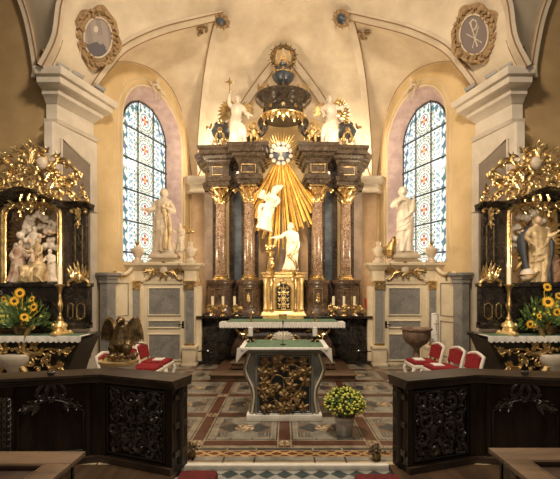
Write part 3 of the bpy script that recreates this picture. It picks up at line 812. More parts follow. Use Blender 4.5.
# rear pilasters, panels between columns
for q in (-1,1):
    for x0,x1,y in ((.92,1.02,9.75),(1.20,1.32,9.75),(.60,.70,9.7),(1.62,1.74,9.85)):
        b=MB(); b.box(*sorted((xs(q*x0),xs(q*x1))),y,10.0,ZP1,ZCAP); b.build('rear_pilaster','marble_entab',HA,smooth=False)
for q in (-1,1):
    b=MB(); b.box(*sorted((xs(q*1.02),xs(q*1.20))),9.80,9.95,ZP1,ZCAP); b.build('blue_panel','blue_grey',HA)
    b=MB(); b.box(*sorted((xs(q*.34),xs(q*.60))),9.78,9.95,ZP1,3.9); b.build('niche_panel','niche_back',HA)
    b=MB(); b.box(*sorted((xs(q*.28),xs(q*.36))),9.70,9.95,ZP1-.1,3.95); b.build('niche_pilaster','marble_entab',HA)
    # side wing volutes at wall side
    b=MB(); b.box(*sorted((xs(q*1.72),xs(q*1.95))),9.9,10.2,1.06,4.05); b.build('outer_pilaster','niche_taupe',HA)
b=MB(); b.box(xs(-.30),xs(.30),9.85,9.95,1.06,4.4); b.build('niche_wall','niche_taupe',HA)
# entablature: stepped plan, breaking forward over the columns
for q in (-1,1):
    path=[(1.96,10.3),(1.92,9.86),(1.74,9.58),(1.72,9.32),(1.26,9.28),(1.20,9.50),(1.05,9.46),(1.02,9.12),(.56,9.10),(.52,9.5),(.50,9.95)]
    pr=[(-.10,ZCAP),(.02,ZCAP),(.03,ZCAP+.09),(.06,ZCAP+.10),(.07,ZCAP+.19),(.0,ZCAP+.22),(.0,ZCAP+.46),(.04,ZCAP+.49),(.07,ZCAP+.56),(.13,ZCAP+.60),(.15,ZCAP+.66),(.20,ZCAP+.68),(.21,ZCAP+.76),(.25,ZCAP+.80),(.26,ZCAP+.86),(-.10,ZCAP+.86)]
    pt=[(xs(q*x),y) for x,y in path]
    if q>0: pass
    else: pt=pt
    # 'out' must face the room
    if q<0: pt2=pt
    else: pt2=list(reversed(pt))
    b=MB(); b.sweep(pr,pt2); en=b.build('entablature','marble_entab',HA,angle=30)
    b=MB(); core=[(xs(q*x),y+.02) for x,y in path]; b.prism(core,lambda a,c,d:(a,c,d),ZCAP+.01,ZCAP+.855); b.build('entablature_core','marble_entab',HA,smooth=False)
    for x,y in ((1.49,9.30),(.79,9.09)):
        b=MB(); b.M=frame((xs(q*x),y,ZCAP+.34),(1,0,0),(0,0,1)); b.tube([(-.16,0,-.09),(.16,0,-.09),(.16,0,.09),(-.16,0,.09)],.009,5,closed=True); b.build('frieze_moulding','gold_dark',en)
    # gilt festoon under the entablature between inner columns and the centre
    b=MB(); b.M=frame((xs(q*1.14),9.5,ZCAP-.02),(1,0,0),(0,0,1)); curl(b,(-.10,0),0,.2,'C',2,.02); sprig(b,(0,.0),-90,.14,.05); b.build('festoon','gold',HA)
# attic crown
b=MB()
b.lathe([(.50,0),(.49,.04),(.47,.08),(.48,.26),(.51,.30),(.56,.34),(.58,.38),(.65,.43),(.68,.50),(.66,.55),(.50,.60),(.26,.66),(.17,.72)],40,c=(AX,9.45,5.64),sy=.85)
cr=b.build('attic_crown','marble_entab',HA,angle=30)
b=MB()
for k in range(13):
    a=PI+PI*(k)/12; c=Vector((AX+.50*math.cos(a),9.45+.43*math.sin(a),5.66)); d=Vector((math.cos(a),math.sin(a),0))
    b.leaf(c+Vector((0,0,.05)),(0,0,-1),d,.17 if k%2 else .26,.085,.1); b.blob(c-Vector((0,0,.20 if k%2==0 else .12)),.022,6,5)
b.tube([(AX+.515*math.cos(PI+PI*k/20),9.45+.44*math.sin(PI+PI*k/20),5.70) for k in range(21)],.025,6)
b.build('lambrequin','gold',HA)
for k in range(5):
    b=MB(); a=PI+PI*(k+.5)/5; b.M=frame((AX+.49*math.cos(a),9.45+.42*math.sin(a),5.84),(-math.sin(a),math.cos(a),0) if 0 else (math.sin(-a),math.cos(a),0),(0,0,1)); 
    rosette(b,(0,0),.05); b.build('crown_rosette','gold_dark',HA)
for i in range(6):
    x=(-.58,-.47,-.36,.36,.47,.58)[i]; b=MB(); y=9.35
    b.lathe([(.012,0),(.028,.06),(.022,.16),(.03,.22),(.001,.30)],8,c=(AX+x,y,6.20-abs(x)*.05)); b.build('finial','gold',HA)
for q in (-1,1):      # S consoles carrying the crown
    b=MB(); pts=catmull([(xs(q*.84),9.40,4.93),(xs(q*.90),9.36,5.05),(xs(q*.76),9.36,5.16),(xs(q*.58),9.38,5.24),(xs(q*.46),9.4,5.42),(xs(q*.50),9.42,5.58),(xs(q*.44),9.42,5.68)],5)
    b.tube(pts,[.09+.03*math.sin(i*.35) for i in range(len(pts))],10); b.blob((xs(q*.84),9.36,5.02),(.10,.11,.10),10,8); b.build('console','marble_entab',HA)
    b=MB(); b.M=frame((xs(q*.74),9.33,5.10),(1,0,0),(0,0,1)); sprig(b,(0,0),90-q*40,.24,.06,0,3,50); curl(b,(-.10*q,-.05),90,.3,'J',q*4,.02); curl(b,(q*.12,.05),90,.26,'C',-q*4,.018); b.build('console_leaf','gold',HA)
# orb vase on the crown
b=MB(); b.lathe([(.17,0),(.13,.06),(.07,.14),(.10,.20),(.22,.32),(.27,.44),(.24,.52),(.12,.60),(.07,.66),(.10,.70)],20,c=(AX,9.45,6.26),rfun=lambda a,z:1+.04*math.cos(8*a)); b.build('crown_vase','blue_grey',HA)
b=MB()
for k in range(8):
    a=2*PI*k/8; d=Vector((math.cos(a),math.sin(a),0)); b.leaf(Vector((AX,9.45,6.58))+d*.18,(d.x*.5,d.y*.5,1),d,.20,.06,.3); b.leaf(Vector((AX,9.45,6.40))+d*.09,(d.x,d.y,.4),d,.16,.05,-.3)
b.lathe([(.27,.0),(.285,.02),(.27,.04)],20,c=(AX,9.45,6.68)); b.build('vase_mount','gold_dark',HA)
# monogram glory on top
MZ=Z_(57.5,9.45); b=MB(); b.M=frame((AX,9.45,MZ),(1,0,0),(0,0,1))
N=48
b.tube([(.235*math.cos(2*PI*k/N),0,.235*math.sin(2*PI*k/N)) for k in range(N)],.036,7,closed=True)
for k in range(16):
    a=2*PI*k/16; b.blob((.275*math.cos(a),0,.275*math.sin(a)),(.042,.03,.042),7,5); b.leaf((.26*math.cos(a+.2),0,.26*math.sin(a+.2)),(math.cos(a+.2),0,math.sin(a+.2)),(0,-1,0),.11,.022,0)
b.build('monogram_wreath','bronze',HA)
b=MB(); b.M=frame((AX,9.45,MZ),(1,0,0),(0,0,1))   # interlaced M and A strokes
for pts in ([(-.16,-.13),(-.12,.15),(0,-.05),(.12,.15),(.16,-.13)],[(-.10,-.17),(0,.19),(.10,-.17)],[(-.07,-.02),(.07,-.02)]):
    b.tube([(x*1.15,0,z*1.1) for x,z in pts],.023,6)
b.blob((0,0,.20),.03,7,5)
b.build('monogram','gold_pale',HA)
b=MB(); b.tube([(AX,9.45,6.84),(AX,9.45,6.96)],.035,8); b.build('monogram_stem','bronze',HA)
# dove in glory
GZ=Z_(154,9.35); GX=X_(281,9.35)
SB=thing('dove_glory','white dove on a round blue-grey cloud disc ringed by gold rays, under the altar crown','dove',(GX,9.42,GZ))
b=MB(); b.M=frame((GX,9.42,GZ),(1,0,0),(0,0,1)); rn=random.Random(3)
for k in range(44):
    a=2*PI*k/44; L=rn.uniform(.22,.34); c,s=math.cos(a),math.sin(a)
    r0=.27; b.add([(r0*c-.013*s,0,r0*s+.013*c),(r0*c+.013*s,0,r0*s-.013*c),((r0+L)*c,-.01,(r0+L)*s),(r0*c,-.025,r0*s)],[(0,2,3),(3,2,1),(0,1,2),(0,3,1)])
b.build('short_rays','gold_ray_lit',SB,smooth=False)
b=MB(); b.M=frame((GX,9.38,GZ),(1,0,0),(0,0,1)); 
for k in range(30):
    tt=abs(k-14.5)/14.5; a=math.radians(-90+ (k-14.5)*2.3)+rn.uniform(-.012,.012); L=rn.uniform(.86,1.06)*(2.35-1.15*tt**.8); c,s=math.cos(a),math.sin(a); wd=.019+.010*(k%2)
    r0=.25; y0=-.03*(k%3)
    b.add([(r0*c-wd*s*.5,y0,r0*s+wd*c*.5),(r0*c+wd*s*.5,y0,r0*s-wd*c*.5),((r0+L)*c+wd*1.2*s,y0,(r0+L)*s-wd*1.2*c),((r0+L)*c-wd*1.2*s,y0,(r0+L)*s+wd*1.2*c),(r0*c,y0-.02,r0*s),((r0+L)*c,y0-.045,(r0+L)*s)],[(0,1,2,3),(0,4,5,3),(4,1,2,5),(3,5,2),(0,4,1)])
b.build('long_rays','gold_ray_lit',SB,smooth=False)
b=MB(); b.M=frame((GX,9.36,GZ),(1,0,0),(0,0,1))@Matrix.Rotation(PI/2,4,'X'); b.lathe([(.001,.05),(.18,.045),(.27,.02),(.28,-.02),(.001,-.03)],32); b.build('cloud_disc','blue_grey',SB)
b=MB(); b.M=frame((GX,9.31,GZ),(1,0,0),(0,0,1))
for k in range(12):
    a=2*PI*k/12+.26; b.blob((.235*math.cos(a),0,.235*math.sin(a)),(.055,.03,.055),7,5)
b.build('cloud_puffs','cloud_stucco',SB)
b=MB(); b.M=frame((GX,9.29,GZ),(1,0,0),(0,0,1))
b.blob((0,0,.0),(.035,.03,.075),10,8); b.blob((.0,-.01,.085),(.024,.024,.028),8,6); b.leaf((0,-.03,.10),(.3,-.5,.2),(0,0,1),.04,.01,0)
for q in (-1,1):
    for i in range(6): a=math.radians(8+i*16); b.leaf((q*.02,0,.03),(q*math.cos(a),-.05,math.sin(a)),(0,-1,0),.19-.012*i,.028,.1)
    for i in range(3): a=math.radians(-90+q*(i)*16); b.leaf((0,0,-.05),(math.cos(a),0,math.sin(a)),(0,-1,0),.13,.025,.05)
b.build('dove','statue_white',SB)

# ------------------------------------------------------------ tabernacle
TX=X_(283.5,8.95); TZ=1.06
T=thing('tabernacle','gilded and ivory tabernacle with grille door in the middle of the high altar','tabernacle',(TX,9.0,1.0))
b=MB(); b.box(TX-.40,TX+.40,8.95,9.6,1.0,1.94); b.build('body','gold_pale',T)
b=MB(); pth=[(TX-.46,9.5),(TX-.46,8.88),(TX-.28,8.84),(TX-.20,8.90),(TX+.20,8.90),(TX+.28,8.84),(TX+.46,8.88),(TX+.46,9.5)]
b.sweep([(-.1,1.92),(.0,1.92),(.02,1.97),(.05,1.99),(.06,2.03),(-.1,2.03)],pth)
b.prism([(x,y+.03) for x,y in pth],lambda a,c,d:(a,c,d),1.95,2.025); b.build('cornice','gold',T,angle=30)
b=MB(); b.sweep([(-.1,1.0),(.05,1.0),(.05,1.07),(.02,1.10),(0,1.16),(-.1,1.16)],pth); b.build('base','gold_pale',T,angle=30)
for q in (-1,1):
    for x,y in ((.40,8.90),(.27,8.86)):
        b=MB(); b.lathe([(.055,0),(.055,.04),(.042,.06),(.040,.60),(.05,.62),(.06,.72)],14,c=(TX+q*x,y,1.18)); b.build('colonnette','gold_pale' if x>.3 else 'gold',T)
b=MB(); b.M=frame((TX,8.90,1.47),(1,0,0),(0,0,1))
arc=[(-.16,0,-.28)]+[(-.16*math.cos(PI*k/12),0,.18+.14*math.sin(PI*k/12)) for k in range(13)]+[(.16,0,-.28)]
b.tube(arc,.022,6,closed=True); fr=b.build('door_frame','gold',T)
b=MB(); b.M=frame((TX,8.93,1.47),(1,0,0),(0,0,1)); b.prism([(p[0],p[2]) for p in arc],lambda a,c,d:(a,d,c),-.005,.01); dr=b.build('door','panel_navy',T,smooth=False)
b=MB(); b.M=frame((TX,8.915,1.47),(1,0,0),(0,0,1)); rn=random.Random(2)
for q in (-1,1):
    for j in range(4):
        z=-.20+j*.135; curl(b,(q*.02,z),90-q*50,.19,'C',-q*5,.010,0); curl(b,(q*.13,z+.06),200 if q>0 else -20,.15,'J',q*4,.009,0)
b.tube([(0,0,-.28),(0,0,.30)],.01,5); b.build('grille','gold_pale',dr)
b=MB(); b.M=frame((TX,8.88,1.86),(1,0,0),(0,0,1))
for q in (-1,1): curl(b,(0,0),90-q*60,.22,'C',-q*3,.014,0); sprig(b,(q*.18,0),90-q*60,.09,.03)
b.build('door_crest','gold',T)
b=MB(); b.M=None; b.bbox(TX-.10,TX+.07,8.62,8.64,.995,1.12,.004)
solo(b,'altar_card','gold','small gilt card propped before the tabernacle on the altar table','card',(TX-.02,8.63,.995))

# ------------------------------------------------------------ mensa of the high altar
def scallop_cloth(b,x0,x1,y,z,drop,n,dep,ends=True):
    """front hem with scalloped lace, hanging in soft folds"""
    N=n*6; vs=[];fs=[]
    for i in range(N+1):
        u=i/N; x=x0+(x1-x0)*u; dz=drop+dep*abs(math.sin(PI*n*u)); yy=y-.005-.004*math.sin(2*PI*u*n*.5)
        vs += [(x,y,z),(x,yy-.004,z-drop*.6),(x,yy-.006,z-dz),(x,yy+.006,z-dz),(x,y+.012,z-.01)]
    for i in range(N):
        for k in range(4): fs.append((i*5+k,(i+1)*5+k,(i+1)*5+k+1,i*5+k+1))
    b.add(vs,fs)
M_=thing('altar_table','high altar table with gilt rococo front and bulging white shell','altar table',(AX,8.4,.265))
b=MB()
def mf(u,v):
    z=.267+.66*v; bul=.16*math.sin(PI*v*.9); return Vector((xs((-1+2*u)*(.98-.18*math.cos(v*PI)*-1*.6)),8.30-bul,z))
b.grid(mf,16,12); b.box(xs(-.9),xs(.9),8.32,8.84,.267,.93); b.build('body','marble_brown',M_)
b=MB(); b.bbox(xs(-1.13),xs(1.13),8.0,8.90,.93,.985,.01); b.build('top_slab','marble_black',M_)
b=MB(); b.M=frame((AX,8.08,.62),(1,0,0),(0,0,1))
for q in (-1,1):
    curl(b,(q*.12,-.18),90-q*30,.55,'C',q*3,.03,0); curl(b,(q*.25,.10),90-q*80,.55,'S',q*2.4,.026,0); curl(b,(q*.5,.2),-90+q*60,.45,'C',q*3,.024,0)
    curl(b,(q*.95,.24),-90-q*30,.42,'J',-q*4,.028,0); sprig(b,(q*.62,.12),90-q*70,.2,.05); sprig(b,(q*.42,-.05),90-q*110,.22,.05); sprig(b,(q*.8,.2),-90,.16,.045)
    b.tube([(q*.1,0,.27),(q*.95,0,.27)],.016,6)
b.build('rococo_ornament','gold',M_)
b=MB(); b.M=frame((AX,8.05,.60),(1,0,0),(0,0,1))
b.blob((0,0,.08),(.22,.10,.13),16,10)
for k in range(9): a=PI*k/8; b.tube([(0,-.09,.02),(.13*math.cos(a),-.10,.08+.08*math.sin(a)),(.22*math.cos(a),-.03,.08+.14*math.sin(a))],.014,5)
b.build('shell','statue_white',M_)
CL=MB(); scallop_cloth(CL,xs(-1.27),xs(1.24),7.97,.998,.095,46,.022)
CL.bbox(xs(-1.27),xs(1.24),7.97,8.3,.986,.995,.004)
solo(CL,'altar_cloth','linen','white lace-edged cloth on the high altar table','cloth',(AX,8.1,.986))
b=MB(); b.bbox(xs(-1.15),xs(1.12),8.04,8.86,.9955,1.0,.002); solo(b,'altar_runner','green_cloth','green cover over the white cloth on the high altar table','cloth',(AX,8.4,.9955))

# ------------------------------------------------------------ candles and bouquets on the podium wings
def short_candle(x,y,z,h,lab,grp,r=.030):
    t=thing('altar_candle',lab,'candle',(x,y,z),grp)
    b=MB(); b.lathe([(.075,0),(.07,.02),(.025,.05),(.02,.12),(.038,.15),(.02,.18),(.05,.215),(.05,.225),(.01,.226)],12,c=(x,y,z)); b.build('candle_holder','gold',t)
    b=MB(); b.lathe([(r,0),(r,h),(.004,h+.004)],12,c=(x,y,z+.226)); b.tube([(x,y,z+.226+h),(x,y,z+.24+h)],.003,4); b.build('wax_candle','wax',t)
for q,pxs in ((-1,(212.5,223,234.5)),(1,(333.5,344,354.5))):
    for j,px in enumerate(pxs):
        x=X_(px,9.05); wh=('leftmost','middle','rightmost')[j]
        short_candle(x,9.05,1.061,.20,'cream candle in gilt holder, %s of three on the high altar %s podium'%(wh,'left' if q<0 else 'right'),'candles on the podium')
        xr=X_(px+(-2 if j<1 else 2 if j>1 else 0),8.9)
        t=thing('gilt_bouquet','gilt metal flower bouquet, %s of three on the high altar %s podium'%(wh,'left' if q<0 else 'right'),'bouquet',(xr,8.88,1.061),'gilt bouquets on the podium')
        b=MB(); b.lathe([(.06,0),(.055,.015),(.02,.04),(.03,.07),(.05,.10),(.03,.12)],10,c=(xr,8.88,1.061)); b.build('vase','gold',t)
        b=MB(); rn=random.Random(j+q); 
        for k in range(9):
            a=rn.uniform(.2,PI-.2); r=rn.uniform(.05,.12); p=Vector((xr+r*math.cos(a)*1.1,8.88+rn.uniform(-.03,.03),1.19+r*math.sin(a)*.9)); b.tube([(xr,8.88,1.17),p],.006,4); b.M=frame(p,(1,0,0),(0,0,1)); rosette(b,(0,0),.032); b.M=None
            b.leaf((xr,8.88,1.18),(math.cos(a),-.2,math.sin(a)),(0,-1,0),.12,.02,.2)
        b.build('flowers','gold',t)
# red sanctuary lamps
for q,px in ((-1,199.8),(1,367)):
    x=X_(px,9.1); z=Z_(309,9.1)
    t=thing('sanctuary_lamp','small red glass lamp on bracket %s of the high altar'%('left' if q<0 else 'right'),'lamp',(x,9.1,z-.1),'red lamps beside the high altar')
    b=MB(); b.lathe([(.03,0),(.05,.06),(.055,.20),(.05,.24),(.045,.24),(.045,.05),(.02,.02)],14,c=(x,9.1,z)); b.build('glass','red_glass',t)
    b=MB(); b.lathe([(.05,0),(.05,.02),(.015,.03),(.015,.08),(.055,.10),(.057,.11)],12,c=(x,9.1,z-.11)); b.tube([(x,9.1,z-.07),(xs(q*1.85),9.2,z-.12),(xs(q*1.80),9.3,z-.12)],.012,5); b.build('bracket','gold_dark',t)

# ------------------------------------------------------------ statues of the high altar
sx=X_(289,9.15); z0=2.03
t=thing('saint_statue','white and gilt bearded saint standing on the tabernacle, right arm stretched out','statue',(sx,9.15,z0))
b=MB(); b.lathe([(.22,0),(.22,.04),(.19,.07)],16,c=(sx,9.2,z0)); b.build('base','gold',t)
b=MB(); figure(b,(sx+.02,9.15,z0+.05),1.08,{'L':((-.19,-.06,.70),(-.36,-.10,.68)),'R':((.16,-.05,.62),(.04,-.15,.60))},sway=.05,seed=4,girth=1.15); b.build('figure','statue_white',t,voxel=.011,sm=2)
b=MB(); pts=catmull([(sx+.12,9.14,z0+.88),(sx+.20,9.10,z0+.65),(sx+.12,9.0,z0+.45),(sx+.0,8.99,z0+.40),(sx+.13,9.03,z0+.28),(sx+.17,9.06,z0+.08)],5); b.tube(pts,[.03+.02*math.sin(i*.3) for i in range(len(pts))],7,flat=.5); b.tube([p+Vector((-.03,-.01,-.03)) for p in pts],.016,6); b.build('gilt_mantle','gold',t)
# small gilt prie-dieu column at his right hand
px_=X_(270,9.12); t=thing('gilt_pedestal','slim gilt and marble pedestal with cherub, beside the saint on the tabernacle','pedestal',(px_,9.12,z0))
b=MB(); b.lathe([(.10,0),(.10,.05),(.06,.09),(.055,.35),(.09,.42),(.11,.46),(.11,.49)],14,c=(px_,9.15,z0)); b.build('shaft','gold_dark',t)
b=MB(); b.blob((px_,9.1,z0+.58),(.07,.07,.08),10,8); b.blob((px_-.06,9.1,z0+.54),.05,8,6); b.blob((px_+.05,9.08,z0+.18),(.06,.05,.09),8,6); b.blob((px_+.05,9.07,z0+.30),.04,8,6)
for q in (-1,1): b.leaf((px_,9.08,z0+.55),(q,0,.6),(0,-1,0),.13,.035,.2)
b.build('cherub','gold',t)
# angel descending
ax_=X_(266,9.2); az=Z_(229,9.2)
t=thing('flying_angel','white angel floating head down beside the gold rays, drapery flung out','angel statue',(ax_,9.3,az))
b=MB(); figure(b,(ax_-.04,9.25,az-.02),1.0,{'L':((-.17,-.10,.66),(-.12,-.20,.80)),'R':((.15,-.12,.72),(.10,-.22,.58))},sway=-.05,lean=.28,seed=9,girth=1.2,fold=.16)
for k in range(2): b.tube(catmull([(ax_+.0,9.2,az+.35+.2*k),(ax_-.12,9.15,az+.36+.16*k),(ax_-.17,9.2,az+.18+.17*k)],5),[.02+.03*math.sin(i*.3) for i in range(11)],7)
b.build('figure','statue_white',t,voxel=.012,sm=2)
b=MB(); b.M=frame((ax_+.12,9.33,az+.75),(1,0,0),(0,0,1)); wing(b,(0,0),62,.42,34,6,0,.04); b.build('wing','statue_white',t)
b=MB(); b.M=frame((ax_-.02,9.3,az+.72),(-1,0,0),(0,0,1)); wing(b,(0,0),50,.34,60,6,0,.04); b.build('wing','statue_white',t)
# top angels
for q in (-1,1):
    x=X_(238.5,9.35) if q<0 else X_(329,9.35); z=4.925; h=1.22
    t=thing('attic_angel','white standing angel with gilt wings, %s'%('left of the altar crown, raising a star-tipped staff' if q<0 else 'right of the altar crown, arm reaching outwards'),'angel statue',(x,9.35,z),'angels on the high altar cornice')
    pose={'L':((-.17,-.04,.86),(-.15,-.06,1.02)),'R':((.15,-.03,.66),(.24,-.08,.60))} if q<0 else {'L':((-.15,-.03,.70),(-.10,-.12,.60)),'R':((.18,-.04,.74),(.30,-.06,.77))}
    b=MB(); figure(b,(x,9.3,z),h,pose,sway=.05*q,seed=20+q,girth=1.05,fold=.13)
    for k in range(2): b.tube(catmull([(x-q*.0,9.22,z+.42+.15*k),(x-q*.13,9.20,z+.34+.12*k),(x-q*.19,9.22,z+.10+.1*k)],5),[.02+.03*math.sin(i*.3) for i in range(11)],7)
    b.build('figure','statue_white',t,voxel=.012,sm=2)
    for s in (-1,1):
        b=MB(); b.M=frame((x+s*.07,9.42,z+.93),(s,0,0),(0,0,1)); big=(s==q); wing(b,(0,0),12 if big else 25,.50 if big else .32,95,9,0,.075 if big else .05); b.build('wing','gold' if big else 'gold_dark',t)
    if q<0:
        hx,hz=x-.18,z+1.24; b=MB(); b.tube([(hx,9.22,z+1.1),(hx-.01,9.22,z+1.45)],.012,6)
        b.M=frame((hx-.01,9.22,z+1.50),(1,0,0),(0,0,1)); 
        for k in range(8): a=PI/4*k; b.leaf((0,0,0),(math.cos(a),0,math.sin(a)),(0,-1,0),.12 if k%2==0 else .06,.02,0)
        b.build('star_staff','gold',t)
    # flame urn
    ux=X_(221.5,9.6) if q<0 else X_(346,9.6); zz=4.925
    t=thing('flame_urn','blue-grey urn with gilt garlands on the high altar cornice, %s end'%('left' if q<0 else 'right'),'urn',(ux,9.6,zz),'urns on the high altar cornice')
    b=MB(); b.lathe([(.20,0),(.20,.05),(.12,.10),(.08,.22),(.10,.28),(.20,.40),(.24,.52),(.20,.60),(.14,.64),(.17,.68)],18,c=(ux,9.6,zz),rfun=lambda a,z:1+.05*math.cos(6*a)); b.build('body','blue_grey',t)
    b=MB(); b.M=frame((ux,9.36,zz),(1,0,0),(0,0,1))
    for s in (-1,1): curl(b,(s*.02,.40),90-s*75,.34,'C',-s*3,.024,0); curl(b,(s*.20,.60),-90,.26,'J',s*4,.022,0); sprig(b,(s*.10,.18),90,.14,.045)
    rosette(b,(0,.46),.07); sprig(b,(0,.60),90,.18,.05,.1)
    b.build('garland','gold',t)
    b=MB(); b.M=frame((ux,9.42,zz),(1,0,0),(0,0,1))
    for s in (-2,-1,0,1,2): b.blob((s*.075,0,.06+.03*(s%2)),(.05,.05,.06),8,6); b.leaf((s*.07,0,.12),(s*.2,0,1),(0,-1,0),.14,.035,.3)
    b.build('white_foliage','statue_white',t)
    # dark gilt putto on console
    cx=X_(255,9.3) if q<0 else X_(311.5,9.3); cz=4.93+.16
    t=thing('console_cherub','small gilt cherub sitting on the console %s of the dove'%('left' if q<0 else 'right'),'cherub',(cx,9.25,cz),'cherubs beside the dove')
    b=MB(); c=Vector((cx,9.22,cz)); 
    b.tube([c+Vector((0,0,.02)),c+Vector((0,0,.12)),c+Vector((q*.01,-.01,.22)),c+Vector((q*.01,-.01,.27))],[.075,.08,.065,.03],10); b.blob(c+Vector((q*.01,-.02,.33)),(.055,.055,.062),12,9); b.blob(c+Vector((q*.01,-.075,.325)),(.01,.012,.012),6,5)
    for s in (-1,1):
        b.tube([c+Vector((s*.07,0,.21)),c+Vector((s*.14,-.03,.15+(.12 if s==q else 0))),c+Vector((s*.12,-.09,.20+(.14 if s==q else 0)))],[.03,.026,.02],7)
        b.tube([c+Vector((s*.04,-.01,.03)),c+Vector((s*.07,-.13,.05)),c+Vector((s*.07,-.14,-.09)),c+Vector((s*.07,-.18,-.11))],[.045,.038,.028,.02],7)
    b.build('figure','gold_dark',t,voxel=.012,sm=1)
    b=MB(); b.M=frame((cx,9.32,cz+.20),(q,0,0),(0,0,1)); wing(b,(0,0),50,.22,70,6,0,.03); b.build('wing','gold',t)
# ------------------------------------------------------------ door screens either side of the high altar
SY=8.80
for q in (-1,1):
    side='left' if q<0 else 'right'
    def x_(px): return X_(px,SY)*(1 if q<0 else -1)      # px measured on the left screen, mirrored for the right
    def zz(py): return Z_(py,SY)
    def bx(b,p0,p1,y0,y1,a,c,bev=None):                  # px range, depth range, py range
        X0,X1=sorted((x_(p0),x_(p1)))
        if bev: b.bbox(X0,X1,y0,y1,zz(c),zz(a),bev)
        else: b.box(X0,X1,y0,y1,zz(c),zz(a))
    cx=x_(165)
    t=thing('door_screen','painted cream and grey screen with panelled door, %s of the high altar'%side,'screen',(cx,SY,0),'door screens beside the high altar')
    b=MB(); bx(b,131,201,SY+.04,SY+.14,286,364.5); b.build('backing','ivory_paint',t,smooth=False)
    # pilasters
    for (p0,p1) in ((133,141.5),(187,195)):
        b=MB(); bx(b,p0-1.2,p1+1.2,SY-.10,SY+.04,287,345); b.build('pilaster_board','ivory_paint',t,smooth=False)
        b=MB(); bx(b,p0,p1,SY-.13,SY-.10,289,344); b.build('pilaster','marble_grey',t,smooth=False)
        b=MB(); bx(b,p0-2.5,p1+2.5,SY-.20,SY+.04,347,364.7,.012); bx(b,p0-3.5,p1+3.5,SY-.22,SY+.04,345,348,.01); bx(b,p0-3.5,p1+3.5,SY-.22,SY+.04,362,364.8,.008); b.build('pedestal','ivory_paint',t)
        b=MB(); bx(b,p0-1,p1+1,SY-.15,SY-.1,342.5,345.5,.005); b.build('pilaster_base','gold',t)
        b=MB(); b.M=frame(((x_(p0)+x_(p1))/2,SY-.14,zz(285)),(1,0,0),(0,0,1)); 
        for s in (-1,1): curl(b,(s*.05,.03),90-s*60,.12,'J',-s*5,.014,0)
        sprig(b,(0,-.07),90,.13,.03,0,5,22); b.M=None; bx(b,p0-.6,p1+.6,SY-.145,SY-.09,282.5,289.5); bx(b,p0-1.5,p1+1.5,SY-.17,SY,281,283); b.build('capital','gold',t)
    # door with three grey panels
    b=MB(); bx(b,143.5,185.5,SY-.02,SY+.03,284,364.7,.006); dr=b.build('door','door_paint',t)
    for (a,c) in ((288,315),(320.5,327.5),(334,360)):
        b=MB(); bx(b,149,180.7,SY-.035,SY-.02,a,c); pn=b.build('door_panel','marble_grey',dr,smooth=False)
        b=MB(); b.tube([(x_(149),SY-.035,zz(a)),(x_(180.7),SY-.035,zz(a)),(x_(180.7),SY-.035,zz(c)),(x_(149),SY-.035,zz(c))],.020,6,closed=True); b.build('panel_moulding','door_paint',dr)
    b=MB(); hx=x_(183.3); b.bbox(hx-.02,hx+.02,SY-.035,SY-.018,zz(328),zz(321),.004); b.tube([(hx,SY-.03,zz(324)),(hx,SY-.08,zz(324)),(hx-.09*(-q),SY-.085,zz(324.5))],.011,6); b.build('door_handle','black_metal',dr)
    b=MB(); 
    for (p0,p1) in ((141.8,143.4),(185.6,187)): bx(b,p0,p1,SY-.05,SY+.04,284,364.7,.006)
    bx(b,141.8,187,SY-.05,SY+.04,282,284.2,.006); b.build('door_frame','ivory_paint',t)
    # entablature
    pr=[(-.05,zz(282)),(.02,zz(282)),(.03,zz(279.5)),(.01,zz(279)),(.01,zz(271)),(.04,zz(270)),(.08,zz(268)),(.10,zz(266.5)),(.14,zz(265.5)),(.15,zz(263.5)),(-.05,zz(263.5))]
    pts=[(131.5,.15),(131.5,-.10),(143,-.10),(145,-.02),(184,-.02),(186,-.10),(197,-.10),(197,.15)]
    pl=[(x_(p),SY+d) for p,d in pts]
    if q>0: pl=list(reversed(pl))
    b=MB(); b.sweep(pr,pl); b.prism([(x,y+.01) for x,y in pl],lambda a,c,d:(a,c,d),zz(281),zz(264)); b.build('entablature','ivory_paint',t,angle=30)
    # curved pediment with statue plinth
    b=MB(); poly=[]
    for k in range(9): s=k/8; poly.append((x_(141+14*s),zz(263.5-6*s**2)))
    for k in range(9): s=k/8; poly.append((x_(174+14*s),zz(257.5+6*(1-(1-s)**2))))
    b.prism(poly,lambda a,c,d:(a,d,c),SY-.10,SY+.12); b.build('pediment','ivory_paint',t,angle=25)
    b=MB(); bx(b,151,178,SY-.20,SY+.22,254.5,258.5,.015); bx(b,153,176,SY-.16,SY+.20,252,255,.01); b.build('plinth','statue_stone',t)
    # cartouche
    b=MB(); b.M=frame((cx,SY-.10,zz(270.5)),(1,0,0),(0,0,1))
    for s in (-1,1):
        curl(b,(s*.06,-.15),90-s*40,.34,'C',s*3.4,.024,0); curl(b,(s*.13,.0),90-s*70,.34,'S',s*2.,.018,.02); sprig(b,(s*.20,-.02),90-s*85,.22,.035,.02,3,30); sprig(b,(s*.36,-.03),90-s*95,.13,.025,.03); curl(b,(s*.07,.11),90-s*10,.18,'C',s*4,.018,0)
    rosette(b,(0,.16),.045); b.build('cartouche','gold_dark',t)
    b=MB(); b.M=frame((cx,SY-.10,zz(270.5)),(1,0,0),(0,0,1)); b.blob((0,0,0),(.085,.035,.11),14,9); b.build('cartouche_shield','statue_stone',t)
    # wing towards the pier, coming forward
    W0=Vector((X_(132,8.70)*(1 if q<0 else -1),8.70)); W1=Vector((X_(103,7.82)*(1 if q<0 else -1),7.82))
    dd=(W1-W0); Lw=dd.length; dd.normalize(); nn=Vector((dd.y,-dd.x))*(-q)
    if nn.y>0: nn=-nn
